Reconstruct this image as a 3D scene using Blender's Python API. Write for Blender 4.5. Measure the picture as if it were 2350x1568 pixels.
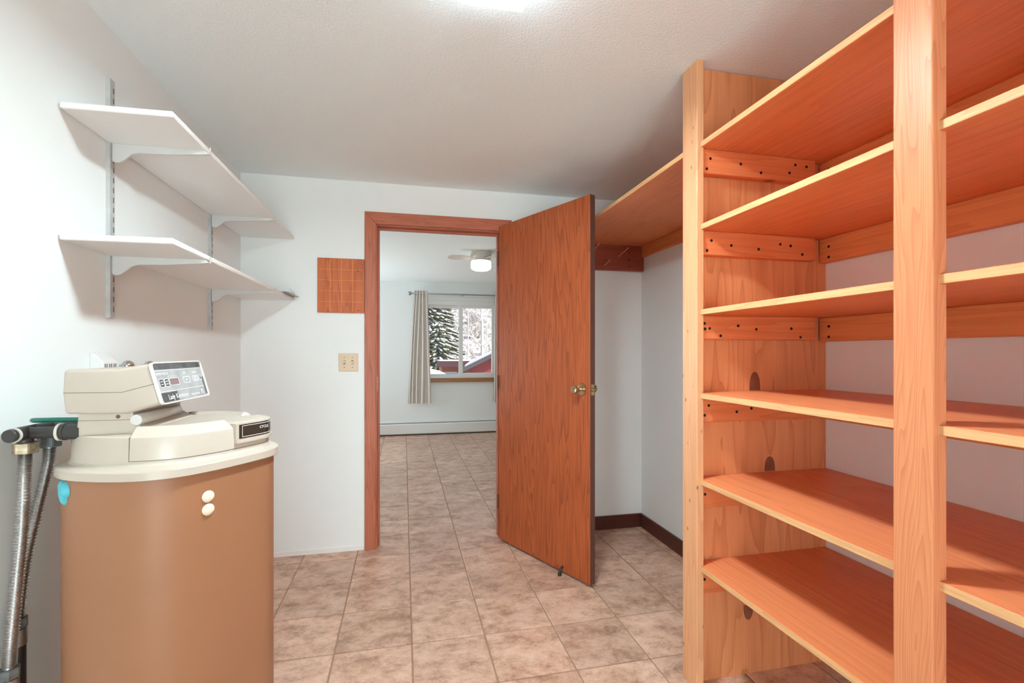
import bpy, bmesh, math, random
from mathutils import Vector, Matrix, noise

random.seed(7)
scene = bpy.context.scene
COL = scene.collection
for o in list(bpy.data.objects):
    bpy.data.objects.remove(o, do_unlink=True)

# ------------------------------------------------------------------ camera, world, lights, exposure
YAW = math.atan((1175 - 927) / 1099.0)
cam = bpy.data.cameras.new('camera')
cam.sensor_width = 36.0
cam.lens = 1099.0 / 2350.0 * 36.0
cam.shift_y = 26.0 / 2350.0
cam.clip_start = 0.02
cam.clip_end = 300
camera = bpy.data.objects.new('camera', cam)
camera.location = (0, 0, 1.21)
camera.rotation_euler = (math.pi / 2, 0, -YAW)
COL.objects.link(camera)
scene.camera = camera

world = bpy.data.worlds.new('world')
scene.world = world
world.use_nodes = True
bg = world.node_tree.nodes['Background']
bg.inputs[0].default_value = (0.62, 0.76, 1.0, 1)
bg.inputs[1].default_value = 0.75

sun_data = bpy.data.lights.new('sun', 'SUN')
sun_data.energy = 6.0
sun_data.angle = 0.01
sun_data.color = (1.0, 0.95, 0.86)
sun = bpy.data.objects.new('sun', sun_data)
sun.rotation_euler = (math.radians(48), 0, math.radians(62))
sun.location = (30, -10, 40)
COL.objects.link(sun)

def area_light(name, loc, rot, sx, sy, power, color=(1, 1, 1)):
    d = bpy.data.lights.new(name, 'AREA')
    d.shape = 'RECTANGLE'
    d.size, d.size_y, d.energy, d.color = sx, sy, power, color
    o = bpy.data.objects.new(name, d)
    o.location, o.rotation_euler = loc, rot
    COL.objects.link(o)
    return o

REAR_W = 110.0           # fill light added behind the camera, outside an assumed rear opening
FAR_W = 62.0             # daylight off the snow, through the far room's unseen side window
LAMP_EMIT = 345.0          # square ceiling lamp over the room
LAMP_SIDE = 18.0          # its translucent sides
FAN_EMIT = 1.5            # glass bowl of the ceiling fan
# fill added behind the camera, and daylight by an unseen far-room window
area_light('rear_fill_light', (0.1, -3.6, 0.75), (math.radians(114), 0, 0), 1.7, 1.4, REAR_W, (0.78, 0.97, 1.0))
area_light('far_room_daylight', (-2.25, 6.35, 0.95), (math.radians(108), 0, math.radians(-135)), 1.6, 1.1, FAR_W, (0.90, 0.985, 1.0))

scene.cycles.max_bounces = 16
scene.cycles.diffuse_bounces = 12
scene.cycles.glossy_bounces = 6
scene.cycles.transparent_max_bounces = 16
scene.view_settings.view_transform = 'Standard'
scene.view_settings.look = 'None'
scene.view_settings.exposure = 0.34
scene.view_settings.gamma = 1.0
scene.view_settings.use_curve_mapping = False

# ------------------------------------------------------------------ materials
def new_mat(name):
    m = bpy.data.materials.new(name)
    m.use_nodes = True
    nt = m.node_tree
    return m, nt, nt.nodes['Principled BSDF']

def N(nt, kind, **kw):
    n = nt.nodes.new(kind)
    for k, v in kw.items():
        setattr(n, k, v)
    return n

def plain(name, color, rough=0.5, metal=0.0, bump=0.0, bscale=150.0, var=0.0, vscale=6.0, spec=None, coat=0.0):
    m, nt, b = new_mat(name)
    b.inputs['Base Color'].default_value = (*color, 1)
    b.inputs['Roughness'].default_value = rough
    b.inputs['Metallic'].default_value = metal
    if spec is not None:
        b.inputs['Specular IOR Level'].default_value = spec
    if coat:
        b.inputs['Coat Weight'].default_value = coat
        b.inputs['Coat Roughness'].default_value = 0.12
    tc = N(nt, 'ShaderNodeTexCoord')
    if bump:
        n = N(nt, 'ShaderNodeTexNoise')
        n.inputs['Scale'].default_value = bscale
        n.inputs['Detail'].default_value = 3
        nt.links.new(tc.outputs['Object'], n.inputs['Vector'])
        bp = N(nt, 'ShaderNodeBump')
        bp.inputs['Strength'].default_value = bump
        bp.inputs['Distance'].default_value = 0.004
        nt.links.new(n.outputs['Fac'], bp.inputs['Height'])
        nt.links.new(bp.outputs['Normal'], b.inputs['Normal'])
    if var:
        n = N(nt, 'ShaderNodeTexNoise')
        n.inputs['Scale'].default_value = vscale
        n.inputs['Detail'].default_value = 5
        nt.links.new(tc.outputs['Object'], n.inputs['Vector'])
        r = N(nt, 'ShaderNodeValToRGB')
        r.color_ramp.elements[0].position = 0.3
        r.color_ramp.elements[1].position = 0.7
        r.color_ramp.elements[0].color = (*[c * (1 - var) for c in color], 1)
        r.color_ramp.elements[1].color = (*[min(1, c * (1 + var)) for c in color], 1)
        nt.links.new(n.outputs['Fac'], r.inputs['Fac'])
        nt.links.new(r.outputs['Color'], b.inputs['Base Color'])
    return m

def wood(name, light, dark, axis='Z', across=9.0, stretch=0.09, rings=16.0, figure=0.5, fine=0.35,
         rough=0.42, knots=0.0, spec=0.22, tint=None):
    """Contour lines of a stretched noise give cathedral grain; a second noise gives fibres."""
    m, nt, b = new_mat(name)
    L = nt.links.new
    b.inputs['Roughness'].default_value = rough
    b.inputs['Specular IOR Level'].default_value = spec
    tc = N(nt, 'ShaderNodeTexCoord')
    oi = N(nt, 'ShaderNodeObjectInfo')
    off = N(nt, 'ShaderNodeVectorMath', operation='SCALE')
    off.inputs[0].default_value = (13.0, 7.0, 19.0)
    L(oi.outputs['Random'], off.inputs['Scale'])
    add = N(nt, 'ShaderNodeVectorMath', operation='ADD')
    L(tc.outputs['Object'], add.inputs[0])
    L(off.outputs[0], add.inputs[1])
    mp = N(nt, 'ShaderNodeMapping')
    i = 'XYZ'.index(axis)
    sc = [1.0, 1.0, 1.0]
    sc[i] = stretch
    mp.inputs['Scale'].default_value = sc
    L(add.outputs[0], mp.inputs['Vector'])
    n1 = N(nt, 'ShaderNodeTexNoise')
    n1.inputs['Scale'].default_value = across
    n1.inputs['Detail'].default_value = 2.0
    n1.inputs['Roughness'].default_value = 0.45
    L(mp.outputs[0], n1.inputs['Vector'])
    mul = N(nt, 'ShaderNodeMath', operation='MULTIPLY')
    mul.inputs[1].default_value = rings
    L(n1.outputs['Fac'], mul.inputs[0])
    fr = N(nt, 'ShaderNodeMath', operation='FRACT')
    L(mul.outputs[0], fr.inputs[0])
    pw = N(nt, 'ShaderNodeMath', operation='POWER')
    pw.inputs[1].default_value = 2.6
    L(fr.outputs[0], pw.inputs[0])
    fg = N(nt, 'ShaderNodeMath', operation='MULTIPLY')
    fg.inputs[1].default_value = figure
    L(pw.outputs[0], fg.inputs[0])
    mp2 = N(nt, 'ShaderNodeMapping')
    sc2 = [1.0, 1.0, 1.0]
    sc2[i] = 0.03
    mp2.inputs['Scale'].default_value = sc2
    L(add.outputs[0], mp2.inputs['Vector'])
    n2 = N(nt, 'ShaderNodeTexNoise')
    n2.inputs['Scale'].default_value = 160.0
    n2.inputs['Detail'].default_value = 4.0
    L(mp2.outputs[0], n2.inputs['Vector'])
    fm = N(nt, 'ShaderNodeMath', operation='MULTIPLY_ADD')
    fm.inputs[1].default_value = fine * 2
    fm.inputs[2].default_value = -fine * 0.75
    L(n2.outputs['Fac'], fm.inputs[0])
    sm = N(nt, 'ShaderNodeMath', operation='ADD', use_clamp=True)
    L(fg.outputs[0], sm.inputs[0])
    L(fm.outputs[0], sm.inputs[1])
    mix = N(nt, 'ShaderNodeMix', data_type='RGBA')
    mix.inputs['A'].default_value = (*light, 1)
    mix.inputs['B'].default_value = (*dark, 1)
    L(sm.outputs[0], mix.inputs['Factor'])
    col = mix.outputs['Result']
    if knots:
        v = N(nt, 'ShaderNodeTexVoronoi')
        v.inputs['Scale'].default_value = knots
        mk = N(nt, 'ShaderNodeMapping')
        s3 = [1.0, 1.0, 1.0]
        s3[i] = 0.55
        mk.inputs['Scale'].default_value = s3
        L(add.outputs[0], mk.inputs['Vector'])
        L(mk.outputs[0], v.inputs['Vector'])
        lt = N(nt, 'ShaderNodeMapRange')
        lt.inputs['From Min'].default_value = 0.05
        lt.inputs['From Max'].default_value = 0.13
        lt.inputs['To Min'].default_value = 0.85
        lt.inputs['To Max'].default_value = 0.0
        L(v.outputs['Distance'], lt.inputs['Value'])
        mk2 = N(nt, 'ShaderNodeMix', data_type='RGBA')
        L(lt.outputs[0], mk2.inputs['Factor'])
        L(col, mk2.inputs['A'])
        mk2.inputs['B'].default_value = (*[c * 0.35 for c in dark], 1)
        col = mk2.outputs['Result']
    L(col, b.inputs['Base Color'])
    bp = N(nt, 'ShaderNodeBump')
    bp.inputs['Strength'].default_value = 0.12
    bp.inputs['Distance'].default_value = 0.001
    L(sm.outputs[0], bp.inputs['Height'])
    L(bp.outputs['Normal'], b.inputs['Normal'])
    return m

def tile_mat():
    m, nt, b = new_mat('ceramic_tile')
    L = nt.links.new
    tc = N(nt, 'ShaderNodeTexCoord')
    oi = N(nt, 'ShaderNodeObjectInfo')
    off = N(nt, 'ShaderNodeVectorMath', operation='SCALE')
    off.inputs[0].default_value = (31.0, 17.0, 9.0)
    L(oi.outputs['Random'], off.inputs['Scale'])
    add = N(nt, 'ShaderNodeVectorMath', operation='ADD')
    L(tc.outputs['Object'], add.inputs[0])
    L(off.outputs[0], add.inputs[1])
    n1 = N(nt, 'ShaderNodeTexNoise')
    n1.inputs['Scale'].default_value = 9.0
    n1.inputs['Detail'].default_value = 14.0
    n1.inputs['Roughness'].default_value = 0.80
    n1.inputs['Distortion'].default_value = 0.12
    mpt = N(nt, 'ShaderNodeMapping')
    mpt.inputs['Scale'].default_value = (0.92, 1.12, 1.0)
    L(add.outputs[0], mpt.inputs['Vector'])
    L(mpt.outputs[0], n1.inputs['Vector'])
    r = N(nt, 'ShaderNodeValToRGB')
    e = r.color_ramp.elements
    e[0].position, e[0].color = 0.34, (0.25, 0.138, 0.088, 1)
    e[1].position, e[1].color = 0.60, (0.70, 0.475, 0.365, 1)
    x = e.new(0.43); x.color = (0.43, 0.252, 0.172, 1)
    x = e.new(0.51); x.color = (0.58, 0.37, 0.268, 1)
    L(n1.outputs['Fac'], r.inputs['Fac'])
    hsv = N(nt, 'ShaderNodeHueSaturation')
    mr = N(nt, 'ShaderNodeMapRange')
    mr.inputs['To Min'].default_value = 0.90
    mr.inputs['To Max'].default_value = 1.10
    L(oi.outputs['Random'], mr.inputs['Value'])
    L(mr.outputs[0], hsv.inputs['Value'])
    L(r.outputs['Color'], hsv.inputs['Color'])
    L(hsv.outputs[0], b.inputs['Base Color'])
    rr = N(nt, 'ShaderNodeMapRange')
    rr.inputs['To Min'].default_value = 0.27
    rr.inputs['To Max'].default_value = 0.45
    L(n1.outputs['Fac'], rr.inputs['Value'])
    L(rr.outputs[0], b.inputs['Roughness'])
    bp = N(nt, 'ShaderNodeBump')
    bp.inputs['Strength'].default_value = 0.18
    bp.inputs['Distance'].default_value = 0.003
    L(n1.outputs['Fac'], bp.inputs['Height'])
    L(bp.outputs['Normal'], b.inputs['Normal'])
    return m

def emit(name, color, strength):
    m, nt, b = new_mat(name)
    b.inputs['Base Color'].default_value = (*color, 1)
    b.inputs['Emission Color'].default_value = (*color, 1)
    b.inputs['Emission Strength'].default_value = strength
    return m

def clear(name, tint=(1, 1, 1), gloss=0.08, rough=0.02):
    m = bpy.data.materials.new(name)
    m.use_nodes = True
    nt = m.node_tree
    nt.nodes.remove(nt.nodes['Principled BSDF'])
    t = N(nt, 'ShaderNodeBsdfTransparent')
    t.inputs[0].default_value = (*tint, 1)
    g = N(nt, 'ShaderNodeBsdfGlossy')
    g.inputs['Roughness'].default_value = rough
    mx = N(nt, 'ShaderNodeMixShader')
    mx.inputs[0].default_value = gloss
    nt.links.new(t.outputs[0], mx.inputs[1])
    nt.links.new(g.outputs[0], mx.inputs[2])
    nt.links.new(mx.outputs[0], nt.nodes['Material Output'].inputs[0])
    return m

WALL = (0.83, 0.862, 0.855)
M = dict(
    wall=plain('wall_paint', WALL, 0.75, bump=0.10, bscale=140),
    ceiling=plain('textured_ceiling_paint', (0.825, 0.89, 0.90), 0.85, bump=0.40, bscale=120),
    tile=tile_mat(),
    grout=plain('grout', (0.36, 0.225, 0.15), 0.85, var=0.12, vscale=30),
    door=wood('stained_door_veneer', (0.46, 0.110, 0.034), (0.15, 0.030, 0.011), 'Z', across=10, stretch=0.07, rings=16, figure=0.42, fine=0.60, rough=0.38),
    door_edge=plain('dark_door_edge', (0.095, 0.035, 0.024), 0.5),
    casing_v=wood('reddish_casing_wood_vertical', (0.52, 0.165, 0.095), (0.28, 0.082, 0.045), 'Z', across=30, stretch=0.05, rings=6, figure=0.5, fine=0.5, rough=0.36),
    casing_h=wood('reddish_casing_wood_level', (0.52, 0.165, 0.095), (0.28, 0.082, 0.045), 'X', across=30, stretch=0.05, rings=6, figure=0.5, fine=0.5, rough=0.36),
    base_x=wood('dark_baseboard_wood', (0.115, 0.038, 0.026), (0.05, 0.018, 0.014), 'X', across=30, stretch=0.05, rings=6, figure=0.4, fine=0.4, rough=0.35),
    base_y=wood('dark_baseboard_wood_side', (0.115, 0.038, 0.026), (0.05, 0.018, 0.014), 'Y', across=30, stretch=0.05, rings=6, figure=0.4, fine=0.4, rough=0.35),
    post=wood('varnished_pine_post', (0.68, 0.265, 0.125), (0.46, 0.135, 0.058), 'Z', across=13, stretch=0.07, rings=26, figure=0.5, fine=0.40, rough=0.40),
    post_knot=wood('knotty_varnished_pine', (0.72, 0.37, 0.19), (0.55, 0.225, 0.10), 'Z', across=14, stretch=0.06, rings=8, figure=0.4, fine=0.30, rough=0.42, knots=24.0),
    board=wood('red_stained_plywood', (0.76, 0.258, 0.104), (0.58, 0.158, 0.062), 'Y', across=8, stretch=0.07, rings=12, figure=0.4, fine=0.55, rough=0.40),
    board_edge=wood('raw_plywood_edge', (0.72, 0.42, 0.20), (0.52, 0.25, 0.10), 'Y', across=40, stretch=0.05, rings=5, figure=0.4, fine=0.5, rough=0.5),
    panel=wood('figured_plywood', (0.76, 0.31, 0.135), (0.50, 0.165, 0.065), 'Z', across=9, stretch=0.11, rings=8, figure=0.55, fine=0.35, rough=0.45),
    cleat_x=wood('stained_pine_cleat', (0.74, 0.22, 0.08), (0.52, 0.12, 0.042), 'X', across=20, stretch=0.05, rings=6, figure=0.45, fine=0.35, rough=0.45, knots=7.0),
    cleat_y=wood('stained_pine_wall_cleat', (0.76, 0.28, 0.10), (0.55, 0.16, 0.055), 'Y', across=20, stretch=0.05, rings=6, figure=0.45, fine=0.35, rough=0.45),
    ledger=wood('dark_stained_ledger', (0.36, 0.085, 0.050), (0.22, 0.048, 0.030), 'X', across=22, stretch=0.05, rings=7, figure=0.5, fine=0.4, rough=0.45),
    peg=plain('wooden_dowel', (0.62, 0.30, 0.17), 0.45),
    patch=plain('plywood_patch', (0.24, 0.075, 0.038), 0.5, var=0.15, vscale=40),
    screw=plain('black_screw', (0.012, 0.010, 0.010), 0.45, metal=0.3),
    white=plain('painted_white_board', (0.84, 0.835, 0.82), 0.45, bump=0.08, bscale=60),
    bracket=plain('white_enamel_bracket', (0.60, 0.60, 0.585), 0.4),
    standard=plain('painted_steel_standard', (0.50, 0.50, 0.49), 0.4, metal=0.1, var=0.12, vscale=25),
    seam=plain('shadowed_seam', (0.16, 0.14, 0.115), 0.7),
    slot=plain('standard_slot', (0.10, 0.10, 0.10), 0.7),
    steel=plain('bare_grey_steel', (0.30, 0.29, 0.28), 0.35, metal=0.8),
    brown=plain('tan_painted_steel', (0.34, 0.155, 0.078), 0.46, var=0.04, vscale=4),
    cream=plain('almond_plastic', (0.54, 0.475, 0.40), 0.30, spec=0.5),
    cream_lt=plain('pale_bezel_plastic', (0.86, 0.84, 0.79), 0.28),
    cap=plain('cream_plug', (0.80, 0.69, 0.54), 0.35),
    console_face=plain('control_glass_with_glare', (0.46, 0.47, 0.465), 0.10, var=0.18, vscale=18, spec=0.8),  # dark glossy panel; its pale glare is put into the base colour
    console_dark=plain('dark_control_band', (0.10, 0.10, 0.105), 0.10, var=0.4, vscale=30, spec=0.8),  # dark reflecting areas at the panel edges put into colour; also button fill
    print_white=plain('white_print', (0.86, 0.86, 0.84), 0.5),
    label_dark=plain('dark_brown_plate', (0.035, 0.022, 0.017), 0.18, spec=0.6),
    display=plain('reddish_display', (0.30, 0.20, 0.20), 0.08, spec=0.8),
    visor=plain('translucent_visor', (0.72, 0.72, 0.70), 0.08, spec=0.9),
    putty=plain('turquoise_putty', (0.10, 0.50, 0.60), 0.6, bump=0.4, bscale=90),
    black=plain('black_plastic_pipe', (0.035, 0.032, 0.031), 0.42, bump=0.15, bscale=120),
    clip=plain('white_retaining_clip', (0.70, 0.68, 0.62), 0.45),
    green=plain('green_tubing', (0.004, 0.15, 0.105), 0.22, spec=0.6),
    brass=plain('worn_brass_nut', (0.42, 0.34, 0.24), 0.45, metal=0.7, var=0.3, vscale=90),
    greynut=plain('grey_metal_nut', (0.16, 0.175, 0.18), 0.5, metal=0.4, var=0.3, vscale=80),
    chrome=plain('chrome', (0.66, 0.66, 0.65), 0.10, metal=1.0),
    hose=plain('stainless_corrugated', (0.55, 0.54, 0.53), 0.30, metal=1.0),
    soldered=plain('dull_pipe_coupling', (0.33, 0.30, 0.27), 0.4, metal=0.7),
    plug=plain('white_plastic_hood', (0.74, 0.735, 0.72), 0.4),
    ivory=plain('ivory_switch_plate', (0.68, 0.52, 0.35), 0.35),
    ivory_lt=plain('ivory_toggle', (0.80, 0.72, 0.60), 0.3),
    screw_brown=plain('brown_screw', (0.16, 0.09, 0.05), 0.5),
    keypanel=wood('orange_brown_panel_wood', (0.60, 0.165, 0.060), (0.28, 0.068, 0.030), 'Z', across=16, stretch=0.10, rings=6, figure=0.5, fine=0.4, rough=0.45),
    gridline=plain('orange_grid_line', (0.80, 0.24, 0.055), 0.6),
    hole=plain('dark_peg_hole', (0.03, 0.012, 0.008), 0.9),
    knob=plain('antique_brass', (0.52, 0.38, 0.23), 0.24, metal=1.0),
    rubber=plain('black_rubber', (0.015, 0.015, 0.015), 0.4),
    lamp_base=plain('white_lamp_base', (0.85, 0.85, 0.84), 0.4),
    lamp=emit('lit_lamp_glass', (0.80, 0.95, 1.0), LAMP_EMIT),
    lamp_side=emit('lit_lamp_side', (0.80, 0.95, 1.0), LAMP_SIDE),
    lamp_rim=emit('lit_lamp_rim', (0.95, 0.98, 1.0), 2.2),
    bowl=emit('lit_fan_bowl', (1.0, 0.95, 0.87), FAN_EMIT),
    fan=plain('cream_fan_enamel', (0.66, 0.62, 0.56), 0.4),
    curtain=plain('grey_beige_curtain', (0.68, 0.62, 0.57), 0.85, bump=0.1, bscale=400),
    rod=plain('brushed_nickel', (0.42, 0.41, 0.40), 0.3, metal=0.9),
    vinyl=plain('white_window_vinyl', (0.80, 0.80, 0.78), 0.35),
    glass=clear('window_glass', gloss=0.05),
    sill=wood('oak_window_sill', (0.42, 0.20, 0.08), (0.25, 0.10, 0.04), 'X', across=25, stretch=0.05, rings=6, rough=0.35),
    heater=plain('white_heater_enamel', (0.76, 0.755, 0.73), 0.4),
    dark=plain('dark_gap', (0.05, 0.045, 0.04), 0.8),
    snow=plain('snow', (0.86, 0.88, 0.92), 0.7, bump=0.3, bscale=8),
    foliage=plain('spruce_needles', (0.075, 0.085, 0.030), 0.8, var=0.5, vscale=5),
    bark=plain('dark_bark', (0.10, 0.07, 0.05), 0.9),
    aspen=plain('pale_aspen_bark', (0.84, 0.82, 0.78), 0.75, var=0.12, vscale=7),
    twig=plain('grey_brown_twig', (0.40, 0.33, 0.29), 0.85),
    redwall=plain('red_house_wall', (0.42, 0.075, 0.060), 0.7, var=0.1, vscale=4),
    fascia=plain('maroon_fascia', (0.13, 0.045, 0.055), 0.6),
    fascia_grey=plain('grey_fascia', (0.13, 0.12, 0.13), 0.6),
    orange=plain('orange_house_wall', (0.55, 0.20, 0.09), 0.6),
)

def hill_mat():
    m, nt, b = new_mat('snowy_brush_hillside')
    L = nt.links.new
    tc = N(nt, 'ShaderNodeTexCoord')
    n1 = N(nt, 'ShaderNodeTexNoise')
    n1.inputs['Scale'].default_value = 2.6
    n1.inputs['Detail'].default_value = 10
    n1.inputs['Roughness'].default_value = 0.75
    mph = N(nt, 'ShaderNodeMapping')
    mph.inputs['Scale'].default_value = (1.0, 0.35, 0.6)
    L(tc.outputs['Object'], mph.inputs['Vector'])
    L(mph.outputs[0], n1.inputs['Vector'])
    r = N(nt, 'ShaderNodeValToRGB')
    e = r.color_ramp.elements
    e[0].position, e[0].color = 0.47, (0.25, 0.21, 0.18, 1)
    e[1].position, e[1].color = 0.58, (0.78, 0.79, 0.84, 1)
    L(n1.outputs['Fac'], r.inputs['Fac'])
    L(r.outputs['Color'], b.inputs['Base Color'])
    b.inputs['Roughness'].default_value = 0.9
    return m
M['hill'] = hill_mat()

# ------------------------------------------------------------------ mesh helpers
def origin_of(o):
    p = Vector((0, 0, 0))
    while o is not None:
        p = p + Vector(o.location)
        o = o.parent
    return p

class MB:
    def __init__(self):
        self.v, self.f, self.mi = [], [], []

    def add(self, verts, faces, mat=0):
        k = len(self.v)
        self.v += [tuple(p) for p in verts]
        for f in faces:
            self.f.append([k + i for i in f])
            self.mi.append(mat)
        return self

    def box(self, x0, x1, y0, y1, z0, z1, mat=0):
        v = [(x, y, z) for z in (z0, z1) for y in (y0, y1) for x in (x0, x1)]
        return self.add(v, [(0, 2, 3, 1), (4, 5, 7, 6), (0, 1, 5, 4), (2, 6, 7, 3), (0, 4, 6, 2), (1, 3, 7, 5)], mat)

    def hexa(self, p, mat=0):      # 8 points: bottom ring 0..3, top ring 4..7
        return self.add(p, [(3, 2, 1, 0), (4, 5, 6, 7), (0, 1, 5, 4), (1, 2, 6, 5), (2, 3, 7, 6), (3, 0, 4, 7)], mat)

    def loft(self, rings, cap0=True, cap1=True, closed=True, mat=0):
        n = len(rings[0])
        v = [p for r in rings for p in r]
        f = []
        for a in range(len(rings) - 1):
            for i in range(n if closed else n - 1):
                j = (i + 1) % n
                f.append((a * n + i, a * n + j, (a + 1) * n + j, (a + 1) * n + i))
        if cap0:
            f.append(tuple(reversed(range(n))))
        if cap1:
            f.append(tuple(range((len(rings) - 1) * n, len(rings) * n)))
        return self.add(v, f, mat)

    def prism(self, poly, axis, a, b, mat=0):
        def pt(p, t):
            if axis == 'X':
                return (t, p[0], p[1])
            if axis == 'Y':
                return (p[0], t, p[1])
            return (p[0], p[1], t)
        return self.loft([[pt(p, a) for p in poly], [pt(p, b) for p in poly]], mat=mat)

    def lathe(self, prof, base, axis, n=28, mat=0, cap0=True, cap1=True):
        """prof: (radius, height) pairs along axis from base"""
        ax = Vector(axis).normalized()
        u = ax.orthogonal().normalized()
        w = ax.cross(u)
        base = Vector(base)
        rings = [[base + ax * h + (u * math.cos(t) + w * math.sin(t)) * max(r, 1e-5)
                  for t in [2 * math.pi * i / n for i in range(n)]] for r, h in prof]
        return self.loft(rings, cap0, cap1, mat=mat)

    def tube(self, pts, rad, n=12, mat=0, cap=True):
        pts = [Vector(p) for p in pts]
        rings = []
        t0 = (pts[1] - pts[0]).normalized()
        u = t0.orthogonal().normalized()
        for i, p in enumerate(pts):
            a = pts[max(i - 1, 0)]
            b = pts[min(i + 1, len(pts) - 1)]
            t = (b - a).normalized()
            u = (u - t * u.dot(t)).normalized()
            w = t.cross(u)
            r = rad(i / (len(pts) - 1)) if callable(rad) else rad
            rings.append([p + (u * math.cos(q) + w * math.sin(q)) * r for q in [2 * math.pi * k / n for k in range(n)]])
        return self.loft(rings, cap, cap, mat=mat)

    def build(self, name, mat, parent=None, smooth=False, bevel=0.0, seg=1, angle=35):
        o0 = origin_of(parent)
        me = bpy.data.meshes.new(name)
        me.from_pydata([tuple(Vector(p) - o0) for p in self.v], [], self.f)
        mats = mat if isinstance(mat, (list, tuple)) else [mat]
        for m in mats:
            me.materials.append(m)
        for p, i in zip(me.polygons, self.mi):
            p.material_index = i
        bm = bmesh.new()
        bm.from_mesh(me)
        bmesh.ops.remove_doubles(bm, verts=bm.verts, dist=1e-6)
        bmesh.ops.recalc_face_normals(bm, faces=bm.faces)
        if bevel:
            es = [e for e in bm.edges if len(e.link_faces) == 2 and e.calc_face_angle(0) > 0.45]
            bmesh.ops.bevel(bm, geom=es, offset=bevel, segments=seg, affect='EDGES', profile=0.5, clamp_overlap=True)
        bm.to_mesh(me)
        bm.free()
        if smooth:
            for p in me.polygons:
                p.use_smooth = True
            me.set_sharp_from_angle(angle=math.radians(angle))
        o = bpy.data.objects.new(name, me)
        COL.objects.link(o)
        o.parent = parent
        return o

def tag(o, label=None, cat=None, group=None, kind=None):
    if label: o['label'] = label
    if cat: o['category'] = cat
    if group: o['group'] = group
    if kind: o['kind'] = kind
    return o

def thing(name, loc, label, cat, group=None):
    o = bpy.data.objects.new(name, None)
    o.empty_display_size = 0.05
    o.location = loc
    COL.objects.link(o)
    return tag(o, label, cat, group)

def struct_root(name, loc):
    o = bpy.data.objects.new(name, None)
    o.location = loc
    COL.objects.link(o)
    o['kind'] = 'structure'
    return o

def box_obj(name, mat, parent, x0, x1, y0, y1, z0, z1, bevel=0.0, seg=1):
    return MB().box(x0, x1, y0, y1, z0, z1).build(name, mat, parent, bevel=bevel, seg=seg)

def text_obj(name, s, size, mat, parent, mtx, depth=0.0003, align='LEFT'):
    cu = bpy.data.curves.new(name, 'FONT')
    cu.body = s
    cu.size = size
    cu.extrude = depth
    cu.align_x = align
    cu.resolution_u = 2
    t = bpy.data.objects.new('tmp_text', cu)
    COL.objects.link(t)
    bpy.context.view_layer.update()
    me = bpy.data.meshes.new_from_object(t.evaluated_get(bpy.context.evaluated_depsgraph_get()))
    bpy.data.objects.remove(t, do_unlink=True)
    me.transform(Matrix.Translation(-origin_of(parent)) @ mtx)
    me.materials.clear()
    me.materials.append(mat)
    o = bpy.data.objects.new(name, me)
    COL.objects.link(o)
    o.parent = parent
    return o

def instance(src, name, parent, loc):
    c = src.copy()
    c.name = name
    COL.objects.link(c)
    c.parent = parent
    c.location = loc
    return c

def curve_pts(ctrl, n, closed=False):
    """Catmull-Rom through the control points"""
    ctrl = [Vector(p) for p in ctrl]
    m = len(ctrl)
    out = []
    segs = m if closed else m - 1
    per = max(1, n // segs)
    for s in range(segs):
        g = (lambda i: ctrl[i % m]) if closed else (lambda i: ctrl[min(max(i, 0), m - 1)])
        p0, p1, p2, p3 = g(s - 1), g(s), g(s + 1), g(s + 2)
        for k in range(per):
            t = k / per
            out.append(0.5 * ((2 * p1) + (p2 - p0) * t + (2 * p0 - 5 * p1 + 4 * p2 - p3) * t * t + (3 * p1 - p0 - 3 * p2 + p3) * t ** 3))
    if not closed:
        out.append(ctrl[-1])
    return out

# ------------------------------------------------------------------ room shell
XL, XR, D, H = -0.928, 1.62, 3.068, 2.26
D2 = 3.188
FY = 7.22
T = 0.1
REAR = -3.2
OPX0, OPX1, OPZ = -0.172, 0.624, 2.008

def structure(name, mb, mat, **kw):
    o = mb.build(name, mat, None, **kw)
    o['kind'] = 'structure'
    return o

floor = struct_root('floor', (0, 0, 0))
MB().box(-1.9, 4.1, REAR - T, FY + T, -0.10, -0.003).build('grout_bed', M['grout'], floor)
TS, GR = 0.306, 0.0065
TX0, TY0 = 0.0325, 2.034
hw = (TS - GR) / 2
def tile_mesh():
    b = 0.0015
    mb = MB()
    lo = [(-hw, -hw, -0.006), (hw, -hw, -0.006), (hw, hw, -0.006), (-hw, hw, -0.006)]
    mi = [(-hw, -hw, -b), (hw, -hw, -b), (hw, hw, -b), (-hw, hw, -b)]
    to = [(-hw + b, -hw + b, 0), (hw - b, -hw + b, 0), (hw - b, hw - b, 0), (-hw + b, hw - b, 0)]
    return mb.loft([lo, mi, to])
first_tile = None
rest = MB()
seen = 0
def tile_at(ix, iy):
    return TX0 + (ix + 0.5) * TS, TY0 + (iy + 0.5) * TS
for iy in range(-18, 18):
    for ix in range(-7, 14):
        x, y = tile_at(ix, iy)
        if y < REAR + 0.1 or y > FY - 0.05: continue
        near = y < D2 - 0.05
        if near and (x < XL + 0.02 - TS / 2 or x > XR + TS / 2): continue
        if (not near) and (x < -1.75 or x > 3.95): continue
        if near:
            single = y > 0.2
        else:
            single = -0.95 < x < 1.95
        x0, x1 = x - hw, x + hw
        if near:
            x0, x1 = max(x0, XL), min(x1, XR)
        if x1 - x0 < 0.02: continue
        if single:
            seen += 1
            if x1 - x0 > 2 * hw - 1e-4:
                if first_tile is None:
                    first_tile = tile_mesh().build('tile', M['tile'], floor)
                    first_tile.location = (x, y, 0)
                else:
                    instance(first_tile, 'tile', floor, (x, y, 0))
            else:
                o = MB().box(x0 - x, x1 - x, -hw, hw, -0.006, 0).build('tile', M['tile'], floor)
                o.location = (x, y, 0)
        else:
            rest.box(x0, x1, y - hw, y + hw, -0.006, 0)
ro = rest.build('tile', M['tile'], floor)
ro['kind'] = 'stuff'

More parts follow.
